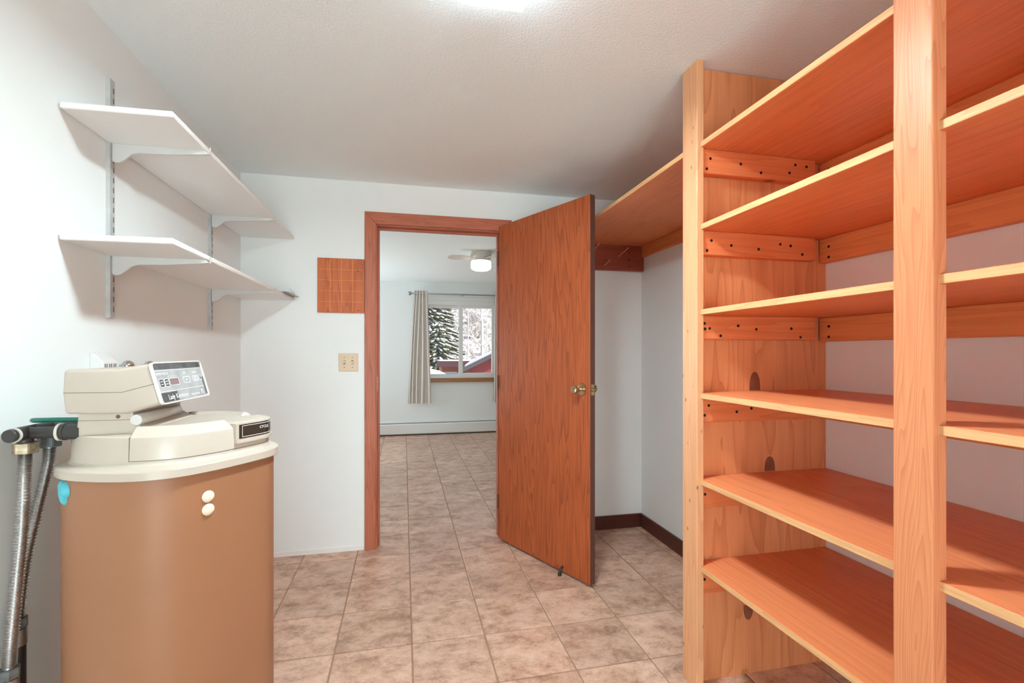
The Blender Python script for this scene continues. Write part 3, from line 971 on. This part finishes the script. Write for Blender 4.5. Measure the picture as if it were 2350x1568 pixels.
# clear visor tube under the console
MB().lathe([(0.002, 0), (0.0125, 0.001), (0.0140, 0.004), (0.0140, 0.215), (0.0125, 0.218), (0.002, 0.219)], (-0.632, 1.329, 1.0475), (0, 1, 0), 24).build('visor', M['visor'], ws, smooth=True)
# plugs and putty on the cabinet side
def side_pt(x, z):
    best = min((k for k in range(len(OUT)) if OUT[k][1] < YC), key=lambda k: abs(OUT[k][0] - x))
    n = NRM[best]
    return Vector((OUT[best][0] - n.x * 0.012, OUT[best][1] - n.y * 0.012, z)), Vector((n.x, n.y, 0))
for z in (0.8565, 0.8245):
    p, n = side_pt(-0.463, z)
    MB().lathe([(0.0145, -0.001), (0.0145, 0.002), (0.0125, 0.0045), (0.008, 0.006), (0.001, 0.0066)], p, n, 24).build('plug_cap', M['cap'], ws, smooth=True)
p, n = side_pt(-0.775, 0.888)
bm_pts = []
mbp = MB()
rg = []
for r, h in ((1.0, -0.001), (0.95, 0.004), (0.75, 0.008), (0.4, 0.0105), (0.02, 0.011)):
    t = Vector((-n.y, n.x, 0))
    rr = []
    for k in range(22):
        a = 2 * math.pi * k / 22
        w = 1 + 0.16 * math.sin(3 * a + 0.6) + 0.10 * math.sin(5 * a + 2)
        rr.append(p + t * (0.021 * r * w * math.cos(a)) + Vector((0, 0, 0.027 * r * w * math.sin(a))) + n * h)
    rg.append(rr)
mbp.loft(rg).build('putty_blob', M['putty'], ws, smooth=True, angle=60)

# ------------------------------------------------------------------ bypass valve, hoses, tubes
bv = thing('bypass_valve', (-0.85, 1.36, 1.022), 'black plastic bypass valve with white clips joining softener to hoses', 'valve')
ZP = 1.0215
MB().lathe([(0.0135, 0), (0.0150, 0.002), (0.0150, 0.010), (0.0135, 0.012), (0.0150, 0.014), (0.0165, 0.030), (0.0165, 0.150), (0.013, 0.156)], (-0.868, 1.300, ZP), (0, 1, 0), 28).build('valve_body', M['black'], bv, smooth=True, angle=30)
def rad_pipe(y):
    return MB().lathe([(0.0138, 0), (0.0138, 0.052), (0.0155, 0.058), (0.0185, 0.066), (0.0185, 0.074), (0.0200, 0.076), (0.0200, 0.080), (0.0185, 0.081), (0.0185, 0.113)], (-0.866, y, ZP), (1, 0, 0), 28)
rad_pipe(1.350).build('inlet_pipe', M['black'], bv, smooth=True, angle=30)
rad_pipe(1.432).build('outlet_pipe', M['black'], bv, smooth=True, angle=30)
MB().lathe([(0.0168, 0), (0.0168, 0.005), (0.0145, 0.005)], (-0.868, 1.312, ZP), (0, 1, 0), 28).build('clip', M['clip'], bv, smooth=True, angle=30)
MB().lathe([(0.0205, 0), (0.0212, 0.001), (0.0212, 0.005), (0.0205, 0.006)], (-0.801, 1.350, ZP), (1, 0, 0), 28).build('clip', M['clip'], bv, smooth=True, angle=30)
for y, x in ((1.350, -0.868), (1.432, -0.868)):
    MB().lathe([(0.015, 0), (0.015, 0.018), (0.019, 0.020), (0.019, 0.026)], (x, y, ZP - 0.010), (0, 0, -1), 24).build('port', M['black'], bv, smooth=True, angle=30)

def hose(ctrl, label, nutmat, amp=0.0015):
    root = thing('flexible_hose', ctrl[-1], label, 'hose')
    pts = curve_pts(ctrl, 450)
    L = sum((pts[i + 1] - pts[i]).length for i in range(len(pts) - 1))
    turns = int(L / 0.0054)
    fine = []
    for i in range(len(pts) - 1):
        fine += [pts[i].lerp(pts[i + 1], t) for t in (0.0, 0.5)]
    fine.append(pts[-1])
    MB().tube(fine, lambda t: (0.0118 + amp * math.cos(2 * math.pi * turns * t)) if 0.035 < t < 0.94 else 0.0112, 20).build('corrugated_tube', M['hose'], root, smooth=True, angle=60)
    top = pts[0]
    hexr = [(top.x + 0.0245 * math.cos(math.radians(60 * k + 15)), top.y + 0.0245 * math.sin(math.radians(60 * k + 15))) for k in range(6)]
    MB().prism(hexr, 'Z', top.z - 0.002, top.z + 0.024).build('hex_nut', nutmat, root, bevel=0.002)
    bot = pts[-1]
    hexb = [(bot.x + 0.021 * math.cos(math.radians(60 * k)), bot.y + 0.021 * math.sin(math.radians(60 * k))) for k in range(6)]
    MB().prism(hexb, 'Z', bot.z - 0.012, bot.z + 0.010).build('hex_nut', M['greynut'], root, bevel=0.002)
    return root
hose([(-0.868, 1.350, 0.976), (-0.868, 1.347, 0.930), (-0.868, 1.340, 0.805), (-0.868, 1.324, 0.680), (-0.868, 1.308, 0.555), (-0.868, 1.301, 0.490)],
     'nearer corrugated stainless hose hanging from the brass nut under the valve', M['brass'])
hose([(-0.870, 1.432, 0.976), (-0.872, 1.430, 0.930), (-0.884, 1.415, 0.830), (-0.896, 1.394, 0.710), (-0.901, 1.381, 0.600), (-0.901, 1.376, 0.565)],
     'farther corrugated stainless hose curving behind the first from the grey nut', M['greynut'])
def low_pipe(x, y, z, label):
    r = thing('supply_pipe', (x, y, 0), label, 'pipe')
    MB().lathe([(0.0145, 0), (0.0145, 0.03), (0.016, 0.032), (0.016, z - 0.012)], (x, y, 0), (0, 0, 1), 20).build('insulated_pipe', M['black'], r, smooth=True)
    MB().lathe([(0.0178, 0), (0.0178, 0.035), (0.0150, 0.040)], (x, y, z - 0.055), (0, 0, 1), 20).build('coupling', M['soldered'], r, smooth=True)
low_pipe(-0.868, 1.301, 0.492, 'black insulated pipe standing below the nearer corrugated hose')
low_pipe(-0.901, 1.376, 0.567, 'black insulated pipe standing below the farther corrugated hose')
gt = MB().tube(curve_pts([(-0.770, 1.372, 1.047), (-0.820, 1.372, 1.048), (-0.862, 1.378, 1.047), (-0.884, 1.398, 1.045), (-0.889, 1.425, 1.042), (-0.878, 1.465, 1.036), (-0.868, 1.500, 1.02), (-0.865, 1.515, 0.96), (-0.866, 1.52, 0.6), (-0.866, 1.52, 0.0)], 90), 0.0058, 14).build('drain_tube', M['green'], None, smooth=True)
tag(gt, 'thin glossy green tube looping over the black valve from the softener', 'tube')

# ------------------------------------------------------------------ small things on the left wall behind the softener
hood = thing('plug_in_hood', (XL, 1.73, 1.14), 'small white slotted plastic hood on left wall above the softener console', 'wall device')
MB().prism([(XL, 1.140), (-0.892, 1.140), (-0.892, 1.180), (XL + 0.008, 1.2115), (XL, 1.2115)], 'Y', 1.694, 1.770).build('housing', M['plug'], hood, bevel=0.0025, seg=2)
for k in range(3):
    y = 1.702 + k * 0.023
    box_obj('slot', M['slot'], hood, -0.8925, -0.8912, y, y + 0.003, 1.162, 1.176)
    box_obj('slot', M['slot'], hood, -0.8925, -0.8912, y + 0.009, y + 0.012, 1.162, 1.176)
def faucet(y, z, label):
    f = thing('faucet_handle', (XL, y, z), label, 'faucet handle')
    MB().lathe([(0.008, 0), (0.008, 0.012)], (XL, y, z), (1, 0, 0), 24).build('stem', M['chrome'], f, smooth=True)
    MB().lathe([(0.012, 0.010), (0.018, 0.013), (0.021, 0.019), (0.021, 0.026), (0.016, 0.035), (0.007, 0.040), (0.001, 0.041)], (XL, y, z), (1, 0, 0), 24).build('knob', M['chrome'], f, smooth=True)
faucet(1.855, 1.164, 'round chrome faucet knob on left wall beside the white hood')
faucet(1.995, 1.160, 'chrome faucet knob mostly hidden behind the control panel top edge')

# ------------------------------------------------------------------ back wall: key panel and light switch
kp = thing('wooden_panel', (-0.372, D, 1.453), 'square reddish wooden panel with orange grid lines beside the door casing', 'wall panel')
KX0, KX1, KZ0, KZ1 = -0.506, -0.2365, 1.453, 1.782
pb = MB().box(KX0, KX1, D - 0.014, D, KZ0, KZ1).build('board', M['keypanel'], kp, bevel=0.002)
kw, kh = KX1 - KX0, KZ1 - KZ0
for fx in (0.267, 0.510, 0.748):
    x = KX0 + fx * kw
    box_obj('grid_line', M['gridline'], pb, x - 0.0018, x + 0.0018, D - 0.0146, D - 0.0135, KZ0 + 0.006, KZ1 - 0.006)
for fz in (0.207, 0.407, 0.600, 0.798):
    z = KZ1 - fz * kh
    box_obj('grid_line', M['gridline'], pb, KX0 + 0.006, KX1 - 0.008, D - 0.0145, D - 0.0135, z - 0.0011, z + 0.0011)
for fx, fz, r in ((0.867, 0.225, 0.0035), (0.875, 0.955, 0.0035), (0.13, 0.225, 0.0018), (0.13, 0.42, 0.0018), (0.135, 0.615, 0.002), (0.135, 0.81, 0.0018), (0.385, 0.62, 0.002), (0.39, 0.815, 0.0018), (0.62, 0.235, 0.0016), (0.615, 0.43, 0.002), (0.63, 0.815, 0.0018), (0.865, 0.435, 0.0014), (0.865, 0.63, 0.0014), (0.512, 0.965, 0.0014)):
    MB().lathe([(r, 0), (r, 0.0004)], (KX0 + fx * kw, D - 0.0139, KZ1 - fz * kh), (0, -1, 0), 10).build('peg_hole', M['hole'], pb)

sw = thing('light_switch', (-0.33, D, 1.152), 'ivory double light switch plate on back wall below the wooden panel', 'switch')
MB().box(-0.387, -0.273, D - 0.006, D, 1.097, 1.207).build('plate', M['ivory'], sw, bevel=0.003, seg=2)
for x, up in ((-0.353, 1), (-0.307, -1)):
    MB().box(x - 0.0055, x + 0.0055, D - 0.0072, D - 0.005, 1.140, 1.164).build('toggle_slot', M['screw_brown'], sw)
    MB().hexa([(x - 0.0042, D - 0.006, 1.145), (x + 0.0042, D - 0.006, 1.145), (x + 0.0042, D - 0.006, 1.159), (x - 0.0042, D - 0.006, 1.159),
               (x - 0.0042, D - 0.018, 1.148 + 0.006 * up), (x + 0.0042, D - 0.018, 1.148 + 0.006 * up), (x + 0.0042, D - 0.018, 1.156 + 0.006 * up), (x - 0.0042, D - 0.018, 1.156 + 0.006 * up)]).build('toggle', M['ivory_lt'], sw, bevel=0.001)
    for z in (1.182, 1.122):
        MB().lathe([(0.0028, 0), (0.0026, 0.001)], (x, D - 0.006, z), (0, -1, 0), 12).build('screw_head', M['screw_brown'], sw)

# ------------------------------------------------------------------ far room: window, curtains, heater, fan
win = struct_root('window_1', (0.855, FY, WZ0))
def wbox(name, mat, x0, x1, z0, z1, y0=FY - 0.012, y1=FY + 0.06, parent=win, bevel=0.003):
    return box_obj(name, mat, parent, x0, x1, y0, y1, z0, z1, bevel)
wbox('frame', M['vinyl'], WX0, WX1, 1.925, WZ1, FY - 0.018, FY + 0.08)
wbox('frame', M['vinyl'], WX0, WX1, WZ0, 0.868, FY - 0.010, FY + 0.08)
wbox('frame', M['vinyl'], WX0, 0.352, 0.868, 1.925)
wbox('frame', M['vinyl'], 1.345, WX1, 0.868, 1.925)
# left fixed pane, right sliding sash
sash = wbox('left_sash', M['vinyl'], 0.352, 0.815, 1.885, 1.925, FY + 0.02, FY + 0.05)
wbox('sash_rail', M['vinyl'], 0.352, 0.815, 0.868, 0.880, FY + 0.02, FY + 0.05, sash)
wbox('pane', M['glass'], 0.352, 0.815, 0.880, 1.885, FY + 0.033, FY + 0.037, sash, 0)
sash = wbox('right_sash', M['vinyl'], 0.806, 0.868, 0.868, 1.925, FY - 0.005, FY + 0.03)
wbox('sash_stile', M['vinyl'], 1.310, 1.345, 0.868, 1.925, FY - 0.005, FY + 0.03, sash)
wbox('sash_rail', M['vinyl'], 0.868, 1.310, 1.885, 1.925, FY - 0.005, FY + 0.03, sash)
wbox('sash_rail', M['vinyl'], 0.868, 1.310, 0.868, 0.906, FY - 0.005, FY + 0.03, sash)
wbox('pane', M['glass'], 0.868, 1.310, 0.906, 1.885, FY + 0.010, FY + 0.014, sash, 0)
wbox('lock', M['rubber'], 0.799, 0.806, 1.55, 1.60, FY - 0.003, FY + 0.015, sash, 0.001)
box_obj('head_trim', M['vinyl'], win, WX0 - 0.02, WX1 + 0.02, FY - 0.02, FY, WZ1, WZ1 + 0.055, 0.003)
wbox('sill', M['sill'], WX0 + 0.01, WX1 - 0.01, 0.772, 0.828, FY - 0.05, FY, win, 0.004)

rod = thing('curtain_rod', (0.85, FY - 0.09, 2.08), 'brushed nickel curtain rod with round finial above the far window', 'curtain rod')
MB().tube([(0.12, FY - 0.09, 2.078), (2.0, FY - 0.09, 2.078)], 0.011, 14).build('rod', M['rod'], rod, smooth=True)
MB().lathe([(0.012, 0), (0.012, 0.012), (0.022, 0.022), (0.030, 0.038), (0.030, 0.050), (0.020, 0.066), (0.002, 0.072)], (0.125, FY - 0.09, 2.078), (-1, 0, 0), 20).build('finial', M['rod'], rod, smooth=True)
for x in (0.175, 0.845, 1.96):
    b = MB().tube([(x, FY, 2.070), (x, FY - 0.06, 2.062), (x, FY - 0.09, 2.060), (x, FY - 0.104, 2.072)], 0.006, 8).build('bracket', M['rod'], rod, smooth=True)
for x in (0.335, 0.86, 0.875):
    MB().tube([(x, FY - 0.09 + 0.016 * math.cos(a), 2.074 + 0.016 * math.sin(a)) for a in [k * math.pi / 8 for k in range(17)]], 0.0025, 6).build('ring', M['rod'], rod, smooth=True)

def curtain(xt0, xt1, xb0, xb1, z0, z1, folds, label):
    nx, nz = folds * 14, 14
    front, back = [], []
    rings = []
    for j in range(nz + 1):
        t = j / nz
        z = z0 + (z1 - z0) * t
        row = []
        a0, a1 = xb0 + (xt0 - xb0) * t ** 1.3, xb1 + (xt1 - xb1) * t ** 1.3
        for i in range(nx + 1):
            s = i / nx
            y = FY - 0.09 + 0.026 * math.sin(2 * math.pi * folds * (s ** 0.62 if s > 0 else 0) + 0.4 * math.sin(3 * t + s * 4)) * (0.75 + 0.35 * (1 - t)) * (0.4 + 0.6 * min(1, 4 * s * (1 - s) + 0.3))
            row.append((a0 + (a1 - a0) * (s + 0.010 * math.sin(9 * s + 5 * t)), y, z))
        rings.append(row + [(x, y + 0.004, z_) for x, y, z_ in reversed(row)])
    o = MB().loft(rings).build('curtain', M['curtain'], None, smooth=True, angle=80)
    return tag(o, label, 'curtain')
curtain(0.155, 0.335, 0.060, 0.390, 0.468, 2.122, 5, 'pale grey gathered curtain on the left of the far window')
curtain(1.345, 1.60, 1.325, 1.64, 0.462, 2.122, 5, 'pale grey curtain right of the far window, mostly behind the door')

ht = thing('baseboard_heater', (0.5, FY, 0), 'long white baseboard heater along the far wall under the window', 'heater')
MB().prism([(FY, 0.018), (FY - 0.052, 0.018), (FY - 0.058, 0.03), (FY - 0.058, 0.155), (FY - 0.046, 0.172), (FY, 0.172)], 'X', -1.75, 2.6).build('front_cover', M['heater'], ht, bevel=0.003)
MB().prism([(FY, 0.186), (FY - 0.040, 0.180), (FY - 0.040, 0.187), (FY - 0.006, 0.203), (FY, 0.203)], 'X', -1.75, 2.6).build('top_damper', M['heater'], ht)
MB().box(-1.74, 2.59, FY - 0.036, FY, 0.150, 0.190).build('vent_slot', M['dark'], ht)
MB().box(-1.74, 2.59, FY - 0.045, FY, 0.0, 0.020).build('foot_gap', M['dark'], ht)

fn = thing('ceiling_fan', (0.785, 4.95, H), 'cream ceiling fan with a lit round glass bowl in the far room', 'ceiling fan')
MB().lathe([(0.112, 0), (0.112, 0.045), (0.106, 0.060), (0.098, 0.066), (0.098, 0.088), (0.104, 0.094)], (0.785, 4.95, H), (0, 0, -1), 32).build('motor_housing', M['fan'], fn, smooth=True)
MB().lathe([(0.096, 0), (0.106, 0.012), (0.107, 0.060), (0.100, 0.082), (0.080, 0.094), (0.03, 0.098), (0.002, 0.099)], (0.785, 4.95, H - 0.094), (0, 0, -1), 32).build('glass_bowl', M['bowl'], fn, smooth=True)
for ang in (186, 306, 66):
    a = math.radians(ang)
    c, s = math.cos(a), math.sin(a)
    out = [(0.10, -0.035), (0.16, -0.050), (0.24, -0.060), (0.31, -0.052), (0.345, -0.03), (0.352, 0.0), (0.345, 0.03), (0.31, 0.052), (0.24, 0.060), (0.16, 0.050), (0.10, 0.035)]
    z0 = H - 0.072
    lo = [(0.785 + r * c - w * s, 4.95 + r * s + w * c, z0 + w * 0.18) for r, w in out]
    hi = [(x, y, z + 0.006) for x, y, z in lo]
    MB().loft([lo, hi]).build('blade', M['fan'], fn)

# frame added around the unseen rear opening for the fill light
rw = struct_root('added_rear_window', (0.1, REAR - 0.05, 0.08))
for x0, x1, z0, z1 in ((-0.65, -0.60, 0.08, 2.05), (0.80, 0.85, 0.08, 2.05), (-0.60, 0.80, 0.08, 0.13), (-0.60, 0.80, 2.0, 2.05), (0.08, 0.12, 0.13, 2.0)):
    box_obj('frame', M['vinyl'], rw, x0, x1, REAR - 0.08, REAR - 0.02, z0, z1, 0.003)

# ------------------------------------------------------------------ outdoors beyond the far window
mb = MB()
NXH, NYH = 46, 40
for j in range(NYH + 1):
    for i in range(NXH + 1):
        x = -40 + 100 * i / NXH
        y = 7.6 + 110 * j / NYH
        rise = max(0.0, y - 36)
        z = -2.2 + 0.35 * rise + 0.8 * noise.noise(Vector((x * 0.08, y * 0.08, 0))) * min(1, (y - 7) / 12)
        mb.v.append((x, y, z))
for j in range(NYH):
    for i in range(NXH):
        a = j * (NXH + 1) + i
        mb.f.append([a, a + 1, a + NXH + 2, a + NXH + 1]); mb.mi.append(0)
structure('hillside', mb, M['hill'], smooth=True, angle=80)

def ground_z(x, y):
    return -2.2 + 0.35 * max(0.0, y - 36) + 0.8 * noise.noise(Vector((x * 0.08, y * 0.08, 0))) * min(1, (y - 7) / 12)

def house(name, loc, label):
    return thing(name, loc, label, 'building')
# red gabled house, rake rising to the right
g = house('gabled_house', (2.10, 18.0, -2.6), 'red gabled house with snow on its roof edge outside the far window')
GX0, GZ0, SL = 2.10, 0.62, 0.49
RX = 5.2
def rz(x): return GZ0 + SL * (x - GX0)
MB().prism([(GX0 + 0.35, -2.6), (2 * RX - GX0 - 0.35, -2.6), (2 * RX - GX0 - 0.35, rz(GX0 + 0.35) - 0.14), (RX, rz(RX) - 0.14), (GX0 + 0.35, rz(GX0 + 0.35) - 0.14)], 'Y', 18.3, 24).build('wall', M['redwall'], g)
for sgn in (1, -1):
    def mx(x): return x if sgn > 0 else 2 * RX - x
    f = [(mx(GX0), rz(GX0) - 0.17), (mx(RX), rz(RX) - 0.17), (mx(RX), rz(RX)), (mx(GX0), rz(GX0))]
    MB().prism(f, 'Y', 18.0, 24.3).build('roof', M['fascia_grey'], g)
    sn = [(mx(GX0 + 0.12), rz(GX0 + 0.12)), (mx(RX), rz(RX)), (mx(RX), rz(RX) + 0.10), (mx(GX0 + 0.15), rz(GX0 + 0.15) + 0.07)]
    MB().prism(sn, 'Y', 18.15, 24.2).build('roof_snow', M['snow'], g)
MB().lathe([(0.10, 0), (0.10, 0.2)], (2.35, 18.0, 0.42), (0, 1, 0), 8).build('rafter_end', M['fascia'], g)
g.rotation_euler = (0, 0, math.radians(-9))
g2 = house('low_house', (3.6, 28, -2.6), 'low house with maroon fascia and orange wall under trees beyond the window')
MB().box(2.02, 7.0, 26.4, 28.6, -2.6, 0.44).build('wall', M['orange'], g2)
MB().box(1.90, 7.2, 26.0, 28.9, 0.44, 0.75).build('fascia', M['fascia'], g2)
MB().box(1.88, 7.2, 26.0, 28.9, 0.75, 0.80).build('roof_snow', M['snow'], g2, bevel=0.02)
MB().box(2.2, 6.8, 26.36, 26.41, 0.02, 0.14).build('wall_band', M['fascia'], g2)
g3 = house('shed_roof', (0.2, 12.5, -2.3), 'low shed roof with dark edge under snow just outside the window')
MB().box(-1.4, 1.36, 12.1, 13.6, -2.3, 0.56).build('wall', M['redwall'], g3)
MB().box(-1.6, 1.45, 12.0, 13.8, 0.56, 0.665).build('roof_edge', M['fascia_grey'], g3)
MB().prism([(-1.6, 0.665), (1.02, 0.665), (1.00, 0.70), (0.75, 0.755), (0.4, 0.81), (-0.4, 0.84), (-1.6, 0.84)], 'Y', 12.02, 13.8).build('roof_snow', M['snow'], g3, bevel=0.015)

def blob(mb, c, sx, sy, sz, rot, tilt, seed, mat=0):
    rng = random.Random(seed)
    n, m = 7, 4
    rings = []
    cr, sr = math.cos(rot), math.sin(rot)
    for j in range(m + 1):
        ph = math.pi * j / m
        row = []
        for i in range(n):
            a = 2 * math.pi * i / n
            k = 0.75 + 0.5 * rng.random()
            x, y, z = sx * math.sin(ph) * math.cos(a) * k, sy * math.sin(ph) * math.sin(a) * k, sz * math.cos(ph) * k
            z += tilt * x
            row.append((c[0] + x * cr - y * sr, c[1] + x * sr + y * cr, c[2] + z))
        rings.append(row)
    mb.loft(rings, False, False, mat=mat)

def spruce(x, y, height, radius, label, snowy, seed):
    z0 = ground_z(x, y) - 0.2
    r = thing('spruce_tree', (x, y, z0), label, 'tree')
    MB().tube([(x, y, z0), (x, y, z0 + height)], lambda t: 0.18 * (1 - t) + 0.02, 8).build('trunk', M['bark'], r)
    rng = random.Random(seed)
    fo, sn = MB(), MB()
    lev = int(height / 0.34)
    for k in range(lev):
        t = k / lev
        z = z0 + 0.8 + (height - 0.8) * t
        R = radius * (1 - t) ** 0.8
        nb = int(6 + 9 * (1 - t))
        for b in range(nb):
            a = 2 * math.pi * (b + rng.random() * 0.8) / nb + k
            for s in (0.3, 0.5, 0.7, 0.9):
                q = s * R * (0.8 + 0.35 * rng.random())
                cx, cy, cz = x + q * math.cos(a), y + q * math.sin(a), z - 0.25 * q + rng.uniform(-.1, .1)
                wx = 0.12 + 0.07 * R * rng.random()
                blob(fo, (cx, cy, cz), wx * 1.7, wx * 0.7, 0.075, a, -0.3, rng.random())
                if rng.random() < snowy:
                    blob(sn, (cx, cy, cz + 0.06), wx * 1.25, wx * 0.55, 0.06, a, -0.3, rng.random())
    o = fo.build('foliage', M['foliage'], r); o['kind'] = 'stuff'
    o = sn.build('snow_load', M['snow'], r); o['kind'] = 'stuff'
spruce(1.75, 36.8, 14.5, 3.1, 'tall dark green spruce with patches of snow at window left', 0.75, 3)
spruce(2.15, 31.4, 5.6, 1.6, 'shorter spruce thick with snow before the tall spruce', 0.9, 5)

def branchy(mb, p, d, length, rad, depth, rng):
    q = p + d * length
    mid = p.lerp(q, 0.5) + Vector((rng.uniform(-1, 1), rng.uniform(-1, 1), rng.uniform(-.5, 1))) * length * 0.06
    mb.tube([p, mid, q], lambda t: rad * (1 - 0.55 * t), 5)
    if depth == 0: return
    for k in range(3 if depth > 1 else 2):
        t = rng.uniform(0.35, 1.0)
        ax = Vector((rng.uniform(-1, 1), rng.uniform(-1, 1), rng.uniform(-0.2, 0.9))).normalized()
        nd = (d * 0.75 + ax * 0.75).normalized()
        branchy(mb, p.lerp(q, t), nd, length * rng.uniform(0.45, 0.7), rad * 0.5, depth - 1, rng)
def aspen(x, y, height, rad, nb, label, seed, lean=0.0):
    z0 = ground_z(x, y) - 0.2
    r = thing('aspen_tree', (x, y, z0), label, 'tree')
    rng = random.Random(seed)
    tr = MB().tube([(x + lean * t * height + 0.04 * math.sin(5 * t), y, z0 + height * t) for t in [i / 10 for i in range(11)]], lambda t: rad * (1 - 0.6 * t), 10).build('trunk', M['aspen'], r, smooth=True)
    br = MB()
    for k in range(nb):
        t = rng.uniform(0.22, 0.97)
        a = rng.uniform(0, 2 * math.pi)
        branchy(br, Vector((x + lean * t * height, y, z0 + height * t)), Vector((math.cos(a), math.sin(a) * 0.6, rng.uniform(0.25, 0.9))).normalized(), rng.uniform(0.8, 1.7), rad * 0.28, 2, rng)
    o = br.build('branches', M['aspen'], r); o['kind'] = 'stuff'
aspen(5.75, 36.0, 12.0, 0.15, 46, 'white-barked aspen with thick straight trunk right of window centre', 11)
aspen(5.2, 40.5, 9.5, 0.06, 40, 'slender white aspen left of the thick aspen trunk', 12, 0.02)
aspen(4.3, 45.5, 10.0, 0.05, 36, 'thin bare aspen standing just beyond the spruces', 13, -0.03)
aspen(7.6, 44.5, 10.0, 0.06, 40, 'thin bare aspen at the right edge of the window view', 14)

def shrub_mesh(seed):
    rng = random.Random(seed)
    mb = MB()
    for k in range(26):
        a = rng.uniform(0, 2 * math.pi)
        d = Vector((math.cos(a) * 0.6, math.sin(a) * 0.6, rng.uniform(0.5, 1.2))).normalized()
        branchy(mb, Vector((rng.uniform(-.3, .3), rng.uniform(-.3, .3), 0)), d, rng.uniform(0.7, 1.5), 0.022, 2, rng)
    return mb
sh0 = None
rng = random.Random(21)
spots = [(x + rng.uniform(-0.3, 0.3) + (0.9 if j % 2 else 0), 50 + 5.5 * j + rng.uniform(-0.4, 0.4)) for j in range(6) for x in (2.6, 7.0, 11.4)]
for k, (x, y) in enumerate(spots):
    if sh0 is None:
        sh0 = shrub_mesh(4).build('bare_shrub', M['twig'], None)
        o = sh0
    else:
        o = sh0.copy(); o.name = 'bare_shrub'; COL.objects.link(o)
    o.location = (x, y, ground_z(x, y) - 0.1)
    o.rotation_euler = (0, 0, rng.uniform(0, 6))
    o.scale = (1.4, 1.4, rng.uniform(1.2, 1.9))
    tag(o, 'bare grey-brown shrub on the snowy slope behind the aspens', 'shrub', 'bare shrubs on the snowy slope')

bpy.context.view_layer.update()
